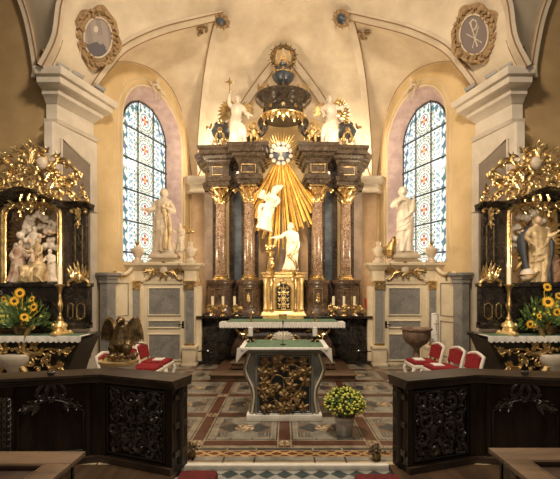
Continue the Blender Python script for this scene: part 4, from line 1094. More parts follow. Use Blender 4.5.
    def wpnt(s,o,z): p=W0+dd*s+nn*o; return (p.x,p.y,z)
    def wbox(b,s0,s1,o0,o1,z0,z1): b.prism([(s0,z0),(s1,z0),(s1,z1),(s0,z1)],lambda a,c,o:wpnt(a,o,c),o0,o1)
    b=MB(); ztop=[]; poly=[(0,0),(Lw-.05,0)]
    for k in range(13): s=k/12; poly.append(((Lw-.05)*(1-s),1.80+.32*(1-math.cos(PI*s))/2+.10*math.sin(2*PI*s)))
    b.prism(poly,lambda a,c,o:wpnt(a,o,c),-.01,.03); wg=b.build('side_wing','ivory_paint',t,smooth=False)
    b=MB(); b.tube([wpnt(a,.03,c+.02) for a,c in poly[2:]],.04,8); p=poly[2]; 
    b.build('wing_volute','ivory_paint',wg)
    b=MB(); b.tube([wpnt(a,.05,c-.02) for a,c in poly[3:]],.016,6); b.M=frame(wpnt(Lw*.62,.05,1.98),(dd.x*(1 if dd.x>0 else -1),dd.y*(1 if dd.x>0 else -1),0),(0,0,1)); 
    curl(b,(0,0),80,.3,'C',4,.02); sprig(b,(0,0),-90,.14,.04); sprig(b,(.1,-.05),0,.16,.04); b.build('wing_gilding','gold_dark',wg)
    for (z0,z1) in ((.25,.98),(1.10,1.78)):
        s0,s1=.18,Lw-.30
        b=MB(); b.tube([wpnt(s0,.035,z0),wpnt(s1,.035,z0),wpnt(s1,.035,z1),wpnt(s0,.035,z1)],.016,5,closed=True); b.build('panel_line','marble_grey',wg)
    b=MB(); wbox(b,Lw-.22,Lw+.04,-.04,.12,.12,1.78); b.build('end_pilaster','marble_grey',t,smooth=False)
    b=MB(); wbox(b,Lw-.26,Lw+.08,-.06,.16,1.86,1.94); wbox(b,Lw-.24,Lw+.06,-.05,.14,1.78,1.87); wbox(b,Lw-.30,Lw+.12,-.08,.20,1.93,1.98); b.build('end_capital','marble_grey',t,smooth=False)
    b=MB(); wbox(b,Lw-.27,Lw+.09,-.06,.17,0,.12); b.build('end_base','marble_grey',t,smooth=False)
    # inner cream strip next to the altar
    # urns
    for j,(p,pt_,pb) in enumerate(((137.5,238,259),(191,243,263))):
        if j==0:
            w0=1.10; ux,uy=(W0+dd*.25+nn*.0); 
            ux,uy=x_(138.5),SY-.04; zb=zz(263.3)
        else: ux,uy=x_(191),SY-.02; zb=zz(263.3)
        u=thing('stone_urn','small cream stone urn on the %s door screen, %s side of the statue'%(side,('window' if j==0 else 'altar')),'urn',(ux,uy,zb),'stone urns on the door screens')
        b=MB(); b.lathe([(.12,0),(.12,.05),(.07,.08),(.06,.12),(.10,.18),(.13,.25),(.15,.29),(.15,.31),(.09,.33),(.05,.36),(.03,.40)],16,c=(ux,uy,zb)); b.build('body','statue_stone',u)
        b=MB()
        for k in range(6): a=2*PI*k/6; b.leaf((ux+.03*math.cos(a),uy+.03*math.sin(a),zb+.36),(.15*math.cos(a),.15*math.sin(a),1),(math.cos(a),math.sin(a),0),.13,.03,.2)
        b.build('flame_finial','gold_dark' if j==0 else 'statue_stone',u)
    # rear moulded cornice ledge behind the statue under the window
    # statues
    if q<0:
        sx_,h=x_(164.5),1.38
        t=thing('saint_statue','tall stone saint in gilt-lined cloak before the left window, small angel at the side','statue',(sx_,SY,zz(252)))
        b=MB(); figure(b,(sx_,SY,zz(252)),h,{'L':((-.16,-.06,.66),(-.27,-.10,.66)),'R':((.17,-.05,.63),(.06,-.14,.68))},sway=-.04,seed=31,girth=1.25,fold=.14); b.build('figure','statue_stone',t,voxel=.013,sm=2)
        b=MB(); z=zz(252)
        pts=catmull([(sx_+.02,SY-.15,z+1.02),(sx_+.06,SY-.17,z+.75),(sx_+.09,SY-.19,z+.45),(sx_+.05,SY-.20,z+.05)],6); b.tube(pts,[.035+.02*math.sin(i*.5) for i in range(len(pts))],7); pts=[p+Vector((.08,.02,0)) for p in pts]; b.tube(pts,[.03+.015*math.cos(i*.6) for i in range(len(pts))],7)
        b.build('gilt_lining','robe_gold',t)
        ax2=x_(180.5); t=thing('child_angel','small stone angel with gilt wing standing beside the left saint','angel statue',(ax2,SY-.05,zz(252)))
        b=MB(); figure(b,(ax2,SY-.05,zz(252)),.62,{'L':((-.16,-.05,.66),(-.22,-.14,.76)),'R':((.16,-.04,.64),(.08,-.15,.60))},seed=33,girth=1.2); b.build('figure','statue_stone',t,voxel=.010,sm=1)
        b=MB(); b.M=frame((ax2+.06,SY+.02,zz(252)+.42),(1,0,0),(0,0,1)); wing(b,(0,0),45,.26,80,7,0,.035); b.build('wing','gold',t)
    else:
        sx_=X_(402,SY); h=1.42
        t=thing('apostle_statue','tall cream apostle statue before the right window, hand raised to the chest','statue',(sx_,SY,zz(252)))
        b=MB(); figure(b,(sx_,SY,zz(252)),h,{'L':((-.17,-.05,.70),(-.04,-.13,.80)),'R':((.15,-.06,.62),(.13,-.16,.78))},sway=.05,seed=41,girth=1.12,fold=.12); b.build('figure','statue_white',t,voxel=.013,sm=2)
        # eagle
        ex=X_(389.5,SY); z=zz(258)
        t=thing('gilt_eagle','gilt eagle with raised head perched at the feet of the apostle statue','eagle',(ex,SY-.12,z))
        b=MB(); b.tube([(ex+.02,SY-.12,z+.05),(ex-.02,SY-.13,z+.16),(ex+.02,SY-.14,z+.30),(ex+.05,SY-.15,z+.38)],[.09,.12,.08,.045],10); b.blob((ex+.06,SY-.16,z+.42),(.045,.05,.045),10,7); b.tube([(ex+.05,SY-.2,z+.42),(ex+.04,SY-.25,z+.405)],[.02,.006],6); b.build('body','gold_dark',t,voxel=.010,sm=1)
        b=MB(); b.M=frame((ex-.04,SY-.16,z+.26),(-1,0,0),(0,0,1)); wing(b,(0,0),-55,.32,55,7,0,.035); b.build('wing','gold',t)
        b=MB(); b.M=frame((ex+.05,SY-.06,z+.26),(1,0,0),(0,0,1)); wing(b,(0,0),50,.24,50,6,0,.03); b.build('wing','gold',t)

# ------------------------------------------------------------ side altars
AY=6.20
def lathe_stick(t,x,y,z,h,lab=None):
    b=MB()
    # tripod base
    for k in range(3):
        a=2*PI*k/3-PI/2; b.blob((x+.13*math.cos(a),y+.13*math.sin(a),z+.03),(.035,.035,.03),8,6); b.blob((x+.085*math.cos(a+PI/3),y+.085*math.sin(a+PI/3),z+.12),(.03,.03,.05),8,6)
    b.lathe([(.145,0),(.15,.02),(.13,.035),(.085,.05),(.075,.09),(.095,.12),(.085,.155),(.05,.18),(.045,.20)],3*6,c=(x,y,z),rfun=lambda a,zz_:1+.22*math.cos(3*(a+PI/2))*(1-zz_/.25)); b.build('foot','gold_pale',t)
    b=MB(); b.lathe([(.03,.19),(.05,.22),(.03,.25),(.022,.32),(.04,.38),(.045,.43),(.028,.50),(.022,.60),(.035,.66),(.055,.70),(.075,.72),(.06,.735),(.01,.74)],14,c=(x,y,z)); b.build('stem','gold_dark',t)
    b=MB(); b.lathe([(.032,.735),(.031,.735+h),(.005,.74+h)],14,c=(x,y,z)); b.tube([(x,y,z+.74+h),(x,y,z+.765+h)],.003,4); b.build('wax_candle','wax',t)
for q in (-1,1):
    side='left' if q<0 else 'right'
    CX=X_(32,AY)*(1 if q<0 else -1); c0=X_(32,AY)
    def lx(px,Y=AY): return (X_(px,Y))*(1 if q<0 else -1)
    def lz(py,Y=AY): return Z_(py,Y)
    MR=Matrix.Identity(4)
    if q>0: MR=Matrix.Scale(-1,4,(1,0,0))
    def fr(px,py,Y): # local frame, mirrored on the right
        return MR@frame((X_(px,Y),Y,Z_(py,Y)),(1,0,0),(0,0,1))
    S=AY/F
    t=thing('side_altar_retable','black and gilt %s side altar with arched relief niche and rococo crest'%side,'side altar',(CX,AY+.3,0))
    # back board and posts
    b=MB(); b.box(*sorted((lx(-27),X_(86,AY+.42)*(1 if q<0 else -1))),AY+.25,AY+.42,1.08,3.05); b.build('back_board','marble_black',t,smooth=False)
    for s in (-1,1):
        def m(px): return lx(32+s*(px-32))
        b=MB(); b.box(*sorted((m(62),m(75))),AY+.0,AY+.3,1.65,lz(204)); b.build('inner_post','blue_grey' if 0 else 'marble_entab',t,smooth=False)
        b=MB(); b.bbox(*sorted((m(74),m(88))),AY-.06,AY+.03,lz(283),lz(206),.01); po=b.build('outer_pilaster','marble_black',t)
        b=MB(); x0,x1=m(77.5),m(84.5); b.tube([(x0,AY-.065,lz(226)),(x1,AY-.065,lz(226)),(x1,AY-.065,lz(262)),(x0,AY-.065,lz(262))],.010,5,closed=True); b.build('gold_line','gold',po)
        b=MB(); b.M=MR@frame((X_(32+s*(81-32),AY),AY-.08,lz(213)),(1,0,0),(0,0,1))
        for r_ in (-1,1): curl(b,(r_*.04,.05),90-r_*80,.17,'J',r_*-5,.018,0)
        sprig(b,(0,-.06),90,.15,.04,0,5,25); sprig(b,(0,-.02),-90,.16,.035,0,3,22); rosette(b,(0,.0),.04); sprig(b,(0,-.14),-90,.12,.025); b.tube([(0,.01,.08),(0,.01,-.16)],.02,6); b.build('capital','gold_dark',po)
        # flame ornament at pilaster foot
        b=MB(); b.M=MR@frame((X_(32+s*(80-32),AY-.15),AY-.17,lz(283)),(1,0,0),(0,0,1))
        for k in range(7): b.leaf(((k-3)*.035,-.02*(k%2),.05),((k-3)*.12,0,1),(0,-1,0),.30-.035*abs(k-3),.03,.15,lobes=2)
        for r_ in (-1,1): curl(b,(r_*.03,.02),90-r_*30,.26,'C',r_*4,.022,-.02)
        b.blob((0,-.03,.07),(.07,.05,.08),8,6); b.build('flame_ornament','gold',t)
        # predella block with gold frame
        b=MB(); b.bbox(*sorted((m(65),m(92))),AY-.10,AY+.02,lz(325),lz(286),.012); b.build('predella_block','marble_black',t)
        for (a,c) in ((71.5,76.5),(80.5,88)):
            b=MB(); b.tube([(m(a),AY-.105,lz(305)),(m((a+c)/2),AY-.105,lz(302.5)),(m(c),AY-.105,lz(305)),(m(c),AY-.105,lz(316)),(m((a+c)/2),AY-.105,lz(318.5)),(m(a),AY-.105,lz(316))],.010,5,closed=True); b.build('gold_frame','gold',t)
    b=MB(); b.bbox(*sorted((lx(-30),lx(93))),AY-.16,AY+.04,lz(287),lz(283),.012); b.build('upper_shelf','marble_black',t)
    b=MB(); b.bbox(*sorted((lx(-30),lx(92))),AY-.16,AY+.04,1.065,lz(322),.012); b.build('lower_shelf','marble_black',t)
    b=MB(); b.box(*sorted((lx(0),lx(66))),AY+.0,AY+.3,lz(325),lz(286)); b.build('predella','marble_black',t,smooth=False)
    # arched cornice (wave) swept in the vertical plane
    def top(px):
        d=abs(px-29.5); 
        if d<42: return 190.5+14.*(1-math.cos(PI*min(1,d/42)))/2
        return 204.5
    prof=[(0,-7.5),(.06,-7.3),(.08,-6),(.14,-4.5),(.16,-3),(.24,-1.8),(.27,-.8),(.27,0),(-.04,0)]
    xs_=[-31+124*k/60 for k in range(61)]
    b=MB(); vs=[];n=len(prof)
    for px in xs_:
        ty=top(px); 
        for o,dy in prof:
            k=1.0 if 3<(px+31)<121 else .75
            vs.append((lx(px),AY+.02-o,lz(ty-dy*.82)))
    # side return block
    b.add(vs,[(i*n+k,(i+1)*n+k,(i+1)*n+k+1,i*n+k+1) for i in range(60) for k in range(n-1)]+[tuple(range(n)),tuple(60*n+k for k in range(n))])
    b.build('arched_cornice','marble_black',t,angle=35)
    def nich(px):
        if not 3.2<px<60.8: return 211 if (px<-12 or px>62) else 235
        c_=abs(px-32)/29; s_=math.sin(math.acos(min(1,c_**(1/.55)))); return 218-14*s_**.6
    b=MB(); vs=[];xd=[-31+124*k/160 for k in range(161)]
    for px in xd: vs += [(lx(px),AY+.03,lz(top(px)+2)),(lx(px),AY+.03,lz(nich(px))),(lx(px),AY+.2,lz(nich(px)))]
    b.add(vs,[(i*3+k,i*3+3+k,i*3+4+k,i*3+1+k) for i in range(160) for k in range(2)]); b.build('cornice_board','marble_black',t,smooth=False)
    # niche: frame, back
    fp=[]
    for k in range(25):
        s=k/24; ang=PI*s
        fp.append((32-29*math.copysign(abs(math.cos(ang))**.55,math.cos(ang)),218-14*abs(math.sin(ang))**.6))
    outline=[(3,284)]+fp+[(61,284)]
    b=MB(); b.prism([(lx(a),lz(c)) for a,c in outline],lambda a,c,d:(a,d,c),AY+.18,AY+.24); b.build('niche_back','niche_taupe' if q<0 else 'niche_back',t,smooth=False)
    b=MB(); b.tube([Vector((lx(a),AY+.0,lz(c))) for a,c in outline],.042,8); b.tube([Vector((lx(32+(a-32)*.90),AY+.0,lz(c+2.5))) for a,c in outline],.016,6); b.build('niche_frame','gold',t)
    # ornament on the top of frame
    b=MB(); b.M=fr(32,204,AY-.06)
    for s in (-1,1):
        curl(b,(s*.03,.03),90-s*100,.30,'C',s*4,.026,.0); curl(b,(s*.16,.02),90-s*70,.30,'S',-s*2.5,.022,0); sprig(b,(s*.12,-.02),-90+s*35,.14,.04); sprig(b,(s*.28,.0),90-s*100,.14,.035)
    rosette(b,(0,.04),.07); sprig(b,(0,0),-90,.14,.045); b.build('frame_ornament','gold',t)
    # rays behind the relief
    b=MB(); b.M=fr(32,240 if q<0 else 243,AY+.16)
    for k in range(34):
        a=2*PI*k/34+.04; L=(.34,.46)[k%2]*(1+.45*abs(math.sin(a))**2); c,s=math.cos(a),math.sin(a)
        L=min(L,.42/max(.01,abs(c)),(.60 if s>0 else .68)/max(.01,abs(s))); wd=.028
        b.add([(0,-.02,0),(L*c-wd*s,-.01,L*s+wd*c),(L*c+wd*s,-.01,L*s-wd*c),(L*c,-.05,L*s)],[(0,1,3),(0,3,2),(1,2,3),(0,2,1)])
    b.build('rays','gold_dark' if q<0 else 'gold_ray_lit',t,smooth=False)
    # crest
    b=MB(); b.M=fr(32,190,AY+.12)
    u=S
    def cu(px,py,ang,L,kind,k,r,y=0,both=True):
        dx=(px-32)*u; dz=(190-py)*u
        curl(b,(dx,dz),ang,L*u*1.05,kind,k*1.45,r*.78,y,20)
        if both: curl(b,(-dx,dz),180-ang,L*u*1.05,kind,-k*1.45,r*.78,y,20)
    cu(50,170,150,46,'C',-3.6,.034); cu(44,150,70,34,'C',3.8,.034,-.02); cu(60,172,80,32,'C',3.4,.032); cu(52,190,10,36,'S',2.6,.032); cu(66,182,60,28,'C',3.6,.030,-.02)
    cu(74,186,100,26,'C',4.,.028); cu(36,176,0,34,'C',3.4,.032,-.03); cu(56,160,30,28,'J',-4,.028); cu(40,183,20,30,'S',-2.6,.03,-.03); cu(76,201,80,22,'J',4,.028,-.02); cu(64,196,15,24,'C',3.4,.028,-.02)
    cu(82,202,95,26,'C',3.2,.026); cu(70,176,60,22,'J',-4,.022,-.02); cu(44,164,200,26,'C',4,.026,-.03); cu(36,152,60,24,'C',-4,.026,-.02); cu(50,184,140,22,'J',5,.024,-.05); cu(60,188,130,20,'J',-5,.022,-.05); cu(30,166,90,24,'J',5,.026,-.04)
    for (px,py,a,L,W) in ((38,150,70,14,4),(46,152,40,13,4),(57,158,40,14,4),(66,168,50,13,3.5),(75,178,60,12,3.5),(83,190,70,12,3.5),(88,200,80,11,3),(50,176,-60,14,4),(60,186,-40,12,4),(70,194,10,12,4),(44,186,-90,12,4),(36,180,200,12,4),(52,166,100,12,4),(64,178,110,12,3.5),(80,200,150,12,3.5),(34,186,-90,10,4),(58,194,0,12,3.5),(42,172,0,12,3.5),(68,186,100,12,3.5),(48,194,180,10,3.5),(74,198,0,12,3)):
        for s in (1,-1): sprig(b,(s*(px-32)*u,(190-py)*u),a if s>0 else 180-a,L*u*.62,W*u*.42,-.02,3,42,.3)
    for (px,py,r) in ((55,176,3),(69,189,3),(79,197,2.6),(47,188,3),(84,207,3)):
        for s in (1,-1): rosette(b,(s*(px-32)*u,(190-py)*u),r*u,-.05)
    # base strip following the cornice
    b.tube([((px-32)*u,0,(190-top(px)+1.5)*u) for px in xs_[5:-3]],.028,6)
    sprig(b,(0,(190-152)*u),90,13*u,3*u,-.02,5,28)
    rn=random.Random(17)
    for k in range(20):
        px=rn.uniform(34,86); dd_=abs(px-32); hi=190-44*(1-(dd_/58)**1.5); py=rn.uniform(hi,top(px)-3)
        a_=rn.uniform(0,360); L_=rn.uniform(10,20); k_=rn.choice((-1,1))*rn.uniform(4,7)
        cu(px,py,a_,L_,rn.choice('CJ'),k_,.026,rn.uniform(-.05,.02))
    b.build('crest_ornament','gold' if q<0 else 'gold',t)
    b=MB(); b.M=fr(42 if q<0 else 33,163,AY+.02); b.blob((0,0,0),(.085,.06,.10),16,10); b.build('crest_shield','statue_stone',t)
    # ---------------- relief contents
    fz=lz(283)+.01
    clouds=((36,213,5),(28,217,4.5),(42,218,4.5),(22,228,6),(26,222,4.5),(46,230,5.5),(50,238,5.),(18,236,5.),(22,246,5.),(45,246,5.),(30,232,4),(38,226,4),(14,245,4),(52,247,4),(34,240,4),(48,222,3.6)) if q<0 else ((30,212,5.5),(36,217,5),(24,220,5),(20,230,5),(50,226,4.5),(16,240,4.5),(20,246,4),(48,238,4.5),(46,246,4.),(44,216,4.5),(54,234,3.5),(52,244,3.5))
    t2=thing('cloud_relief','billowing cream clouds with cherub heads in the niche of the %s side altar'%side,'clouds',(lx(32),AY+.1,lz(235)))
    b=MB(); rn=random.Random(8+q)
    for px,py,r in clouds:
        c=Vector((lx(px),AY+.08,lz(py)))
        for k in range(5): b.blob(c+Vector((rn.uniform(-.8,.8)*r*u,rn.uniform(-.02,.04),rn.uniform(-.4,.4)*r*u)),r*u*rn.uniform(.45,.75),9,7)
    b.build('clouds','cloud_stucco',t2,voxel=.012,sm=1)
    b=MB()
    for px,py in (((30,241),(40,236),(50,232)) if q<0 else ((26,236),(46,232))):
        c=Vector((lx(px),AY+.0,lz(py))); b.blob(c,(.034,.034,.04),10,8); b.blob(c+Vector((0,-.034,-.004)),.008,5,4)
        for s in (-1,1): b.leaf(c+Vector((s*.02,0,-.02)),(s,0,.3),(0,-1,0),.08,.025,.1); b.blob(c+Vector((s*.014,-.03,.008)),.006,5,4)
    b.build('cherub_heads','skin_paint',t2)
    if q<0:
        t3=thing('bearded_relief_figure','bearded half-length figure with book above the group in the left niche','relief figure',(lx(33),AY+.08,lz(262)))
        b=MB(); figure(b,(lx(33),AY+.03,lz(266)),.62,{'L':((-.17,-.06,.62),(-.20,-.12,.70)),'R':((.17,-.05,.62),(.22,-.12,.68))},seed=51,girth=1.1); b.build('figure','cloud_stucco',t3,voxel=.010,sm=1)
        t3=thing('seated_relief_figure','seated figure in wide gilt robe with child, front of the left niche','relief figure',(lx(38),AY-.02,fz))
        b=MB(); x=lx(38); b.tube([(x,AY-.02,fz+.02),(x,AY-.04,fz+.16),(x,AY-.0,fz+.30)],[.19,.16,.11],14)
        for s in (-1,1): b.tube([(x+s*.06,AY-.02,fz+.20),(x+s*.13,AY-.17,fz+.20),(x+s*.11,AY-.15,fz+.02)],[.09,.075,.06],10)
        for k in range(5): b.tube([(x-.13+.065*k,AY-.17,fz+.24),(x-.11+.055*k+.03*(k%2),AY-.23,fz+.10),(x-.20+.10*k,AY-.19,fz+.0)],[.012,.026,.018],6)
        b.build('robe','robe_gold',t3,voxel=.012,sm=1)
        b=MB(); figure(b,(x,AY-.02,fz+.12),.56,{'L':((-.17,-.08,.62),(-.26,-.16,.66)),'R':((.16,-.08,.60),(.08,-.18,.52))},seed=52,girth=1.1); b.build('body','robe_gold',t3,voxel=.010,sm=1)
        b=MB(); c=Vector((x+.02,AY-.18,fz+.46)); b.blob(c,(.03,.03,.034),10,8); b.tube([c+Vector((0,.01,-.03)),c+Vector((.01,0,-.10)),c+Vector((.04,-.02,-.16))],[.026,.03,.02],8); b.tube([c+Vector((0,0,-.06)),c+Vector((-.07,-.03,-.04))],.012,6); b.build('child','skin_paint',t3)
        t3=thing('kneeling_relief_figure','figure in red-brown robe leaning in from the left in the left niche','relief figure',(lx(14),AY-.02,fz))
        b=MB(); x=lx(14); figure(b,(x,AY-.0,fz),.66,{'L':((-.15,-.05,.60),(-.05,-.15,.58)),'R':((.18,-.08,.66),(.34,-.12,.68))},lean=.16,seed=53,girth=1.3); b.build('figure','robe_red',t3,voxel=.011,sm=1)
        t3=thing('standing_relief_figure','smaller pale figure bending in from the right in the left niche','relief figure',(lx(52),AY+.0,fz))
        b=MB(); figure(b,(lx(52),AY+.03,fz),.52,{'L':((-.18,-.08,.64),(-.30,-.12,.66)),'R':((.15,-.05,.62),(.06,-.15,.6))},lean=-.12,seed=54,girth=1.2); b.build('figure','cloud_stucco',t3,voxel=.011,sm=1)
    else:
        t3=thing('madonna_relief_figure','standing crowned figure in cream-gold robe and dark mantle, centre of the right niche','relief figure',(lx(32),AY,fz))
        x=lx(34)
        b=MB(); figure(b,(x,AY-.02,fz),1.02,{'L':((-.19,-.08,.66),(-.15,-.16,.58)),'R':((.18,-.06,.68),(.24,-.12,.74))},sway=.04,seed=61,girth=1.25,fold=.14); b.build('figure','robe_gold',t3,voxel=.012,sm=1)
        b=MB()
        for s in (-1,1):
            pts=catmull([(x+s*.07,AY+.02,fz+.86),(x+s*.20,AY-.0,fz+.70),(x+s*.21,AY-.04,fz+.45),(x+s*.16,AY-.06,fz+.12),(x+s*.19,AY-.03,fz+.0)],6)
            b.tube(pts,[.035+.03*abs(math.sin(i*.22)) for i in range(len(pts))],8,flat=1.2)
        b.build('mantle','robe_blue',t3)
        b=MB(); hc=Vector((x+.012,AY-.065,fz+.956)); b.blob(hc,(.045,.042,.058),12,9); b.blob(hc+Vector((0,-.045,-.008)),(.009,.012,.014),6,5); b.blob(hc+Vector((0,-.036,-.032)),(.014,.008,.005),6,4); b.build('face','skin_paint',t3)
        b=MB(); b.blob((x+.01,AY-.0,fz+.97),(.062,.062,.07),12,9); b.tube([(x-.02,AY+.03,fz+.95),(x-.07,AY+.02,fz+.84),(x-.05,AY+.0,fz+.76)],[.05,.04,.02],8); b.build('hair','hair_brown',t3)
        t3=thing('kneeling_relief_figure','small dark-robed figure kneeling at the right in the right niche','relief figure',(lx(14),AY-.02,fz))
        b=MB(); figure(b,(lx(14),AY-.0,fz),.52,{'L':((-.18,-.08,.64),(-.28,-.12,.66)),'R':((.15,-.05,.62),(.06,-.15,.6))},lean=-.1,seed=63,girth=1.4); b.build('figure','robe_brown',t3,voxel=.011,sm=1)
        t3=thing('globe_relief','pale globe with gilt band at the feet of the crowned figure, right niche','globe',(lx(44),AY-.05,fz))
        b=MB(); b.blob((lx(44),AY-.07,fz+.11),.11,14,10); b.build('globe','cloud_stucco',t3)
        b=MB(); b.tube([(lx(44)+.115*math.cos(a*PI/12),AY-.07+.115*math.sin(a*PI/12),fz+.11) for a in range(24)],.012,5,closed=True); b.tube(catmull([(lx(44)-.16,AY-.17,fz+.02),(lx(44)-.03,AY-.19,fz+.05),(lx(44)+.10,AY-.18,fz+.16)],5),.02,6); b.build('band','gold',t3)
    # ---------------- altar table
    T2=thing('side_altar_table','black and green marble table of the %s side altar with gilt rococo front'%side,'altar table',(CX,AY-.3,0))
    b=MB()
    def bf(u,v):
        z=.0+.93*v; w_=.86-.16*math.cos(PI*min(1,v*1.05))+(.0)
        w_=.62+.34*(v**1.6); xx=(-1+2*u)*w_
        return Vector((CX+xx,AY-.40+.10*(2*u-1)**2*0-.0+.16*(1-v)-.0,z))
    b.grid(bf,24,14); b.box(CX-.60,CX+.60,AY-.2,AY+.3,0,.93)
    for s in (-1,1):
        def sf(u,v):
            z=.93*v; w_=.62+.34*(v**1.6); return Vector((CX+s*w_,AY-.40+.16*(1-v)+.6*u,z))
        b.grid(sf,4,14)
    b.build('body','marble_green',T2,angle=50)
    b=MB(); b.bbox(CX-.98,CX+.98,AY-.46,AY+.25,.93,.985,.012); b.build('top_slab','marble_black',T2)
    b=MB(); b.M=MR@frame((c0,AY-.40,0),(1,0,0),(0,0,1))
    for s in (-1,1):
        curl(b,(s*.86,.84),-90-s*20,.55,'S',s*2.0,.016,0); b.M=b.M
        curl(b,(s*.20,.34),90-s*70,.50,'C',s*3.4,.035,-.04); curl(b,(s*.10,.78),90-s*95,.42,'S',-s*2.2,.03,-.05); curl(b,(s*.42,.80),-90+s*20,.42,'C',-s*3.6,.03,-.03); curl(b,(s*.34,.45),90-s*60,.36,'C',-s*3.6,.026,-.03)
        sprig(b,(s*.50,.45),90-s*50,.22,.045); sprig(b,(s*.60,.55),90-s*70,.16,.035); sprig(b,(s*.50,.32),90-s*85,.20,.035); sprig(b,(s*.78,.83),-90,.12,.04,0,5,30); sprig(b,(s*.26,.84),90-s*60,.18,.045,-.05); sprig(b,(s*.40,.66),90-s*120,.15,.04,-.03)
    rn=random.Random(21)
    for k in range(20):
        xx=rn.uniform(.12,.72); zz_=rn.uniform(.62,.86) if k%2 else rn.uniform(.35,.7)-.2*max(0,xx-.5); a_=rn.uniform(0,360); L_=rn.uniform(.13,.26); kk_=rn.choice((-1,1))*rn.uniform(4,7); kd=rn.choice('CJ')
        for s in (-1,1): curl(b,(s*xx,zz_),a_ if s>0 else 180-a_,L_,kd,kk_*s,.013,-.02)
    for k in range(13): b.blob(((k-6)*.055,-.05,.80+.02*(k%2)),.026,7,5)
    b.build('rococo_ornament','gold',T2)
    b=MB(); b.lathe([(.10,.28),(.085,.34),(.07,.42),(.10,.50),(.20,.58),(.24,.66),(.245,.71),(.22,.73)],24,c=(CX,AY-.42,0),sy=.5); b.build('white_vessel','statue_white',T2)
    b=MB(); zt=.985; scallop_cloth(b,CX-1.0,CX+1.0,AY-.48,zt+.012,.07,26,.025); b.bbox(CX-1.0,CX+1.0,AY-.48,AY-.19,zt+.002,zt+.012,.003)
    solo(b,'altar_cloth','linen','lace-edged white cloth on the %s side altar table'%side,'cloth',(CX,AY-.4,zt))
    b=MB(); b.bbox(CX-.96,CX+.96,AY-.45,AY-.18,zt+.0125,zt+.018,.002); solo(b,'altar_runner','green_cloth','green cover on the %s side altar table'%side,'cloth',(CX,AY-.3,zt+.0125))
    # candlestick on the lower shelf
    kx=lx(60,AY-.32); t4=thing('altar_candlestick','tall baroque gilt candlestick with cream candle on the %s side altar'%side,'candlestick',(kx,AY-.32,1.004),'tall candlesticks on the side altars')
    lathe_stick(t4,kx,AY-.32,1.005,.26)
    # sunflowers
    fx=lx(22,AY-.34); fy=AY-.34
    t5=thing('sunflower_bouquet','bouquet of sunflowers and greenery in a dark pot on the %s side altar'%side,'flowers',(fx,fy,1.004),'sunflower bouquets')
    b=MB(); b.lathe([(.08,0),(.11,.05),(.12,.12),(.10,.14)],14,c=(fx,fy,1.005)); b.build('pot','bronze',t5)
    b=MB(); rn=random.Random(70+q)
    for k in range(420):
        a=rn.uniform(-.1,PI+.1); r=rn.uniform(.05,.36)*(1. if math.sin(a)>.3 else 1.25); p=Vector((fx+r*math.cos(a)*1.1,fy+rn.uniform(-.13,.10),1.13+r*math.sin(a)*1.1))
        d=Vector((math.cos(a)+rn.uniform(-.6,.6),rn.uniform(-.9,.2),math.sin(a)+rn.uniform(-.6,.4))); b.leaf(p,d,(0,-1,.4),rn.uniform(.05,.11),rn.uniform(.012,.028),.35,n=4)
    b.build('foliage','leaf',t5)
    b=MB()
    for k in range(200):
        a=rn.uniform(0,PI); r=rn.uniform(.1,.42); p=Vector((fx+r*math.cos(a),fy+rn.uniform(-.15,.05),1.14+r*math.sin(a)*1.0)); d=Vector((math.cos(a),rn.uniform(-.5,.2),math.sin(a)+.2)); b.leaf(p,d,(0,-1,.4),rn.uniform(.05,.12),.012,.3,n=4)
    b.build('pale_sprays','leaf_pale',t5)
    b=MB()
    for k in range(26):
        a=rn.uniform(.1,PI-.1); r=rn.uniform(.15,.40); p=Vector((fx+r*math.cos(a),fy-.14+rn.uniform(-.03,.05),1.13+r*math.sin(a)*1.05))
        for j in range(5): b.leaf(p,(math.cos(j*1.26),-.3,math.sin(j*1.26)),(0,-1,0),.028,.009,.1,n=3)
    b.build('small_yellow_blossoms','mum_yellow',t5,kind='stuff')
    fl_=((20,293,4.2),(14.5,301,3.8),(34,307,3.6),(24.5,317,3.4),(32,299,2.6),(4,299,2.6)) if q<0 else ((21,302,4.6),(39,324,3.2),(22,287,3.6),(10,296,3),(12,312,3.4),(30,316,2.4))
    for (px,py,r) in fl_:
        c=Vector((lx(px,fy-.17),fy-.17,lz(py,fy-.17))); r=r*u
        b=MB(); nrm=Vector((rn.uniform(-.3,.3),-1,rn.uniform(-.1,.6))).normalized(); ux_=nrm.cross(Vector((0,0,1))).normalized(); uz_=ux_.cross(nrm).normalized()
        for k in range(18): a=2*PI*k/18; d=ux_*math.cos(a)+uz_*math.sin(a); b.leaf(c+d*r*.4,d,nrm,r*.85,r*.17,.15,n=4)
        b.tube([c-nrm*.01,c-nrm*.06+Vector((0,0,-.06)),Vector((fx,fy,1.12))],.006,5)
        s_=b.build('sunflower','sun_yellow',t5)
        b=MB(); b.blob(c+nrm*.004,(r*.48,r*.30,r*.48),10,7); b.build('seed_head','sun_brown',s_)
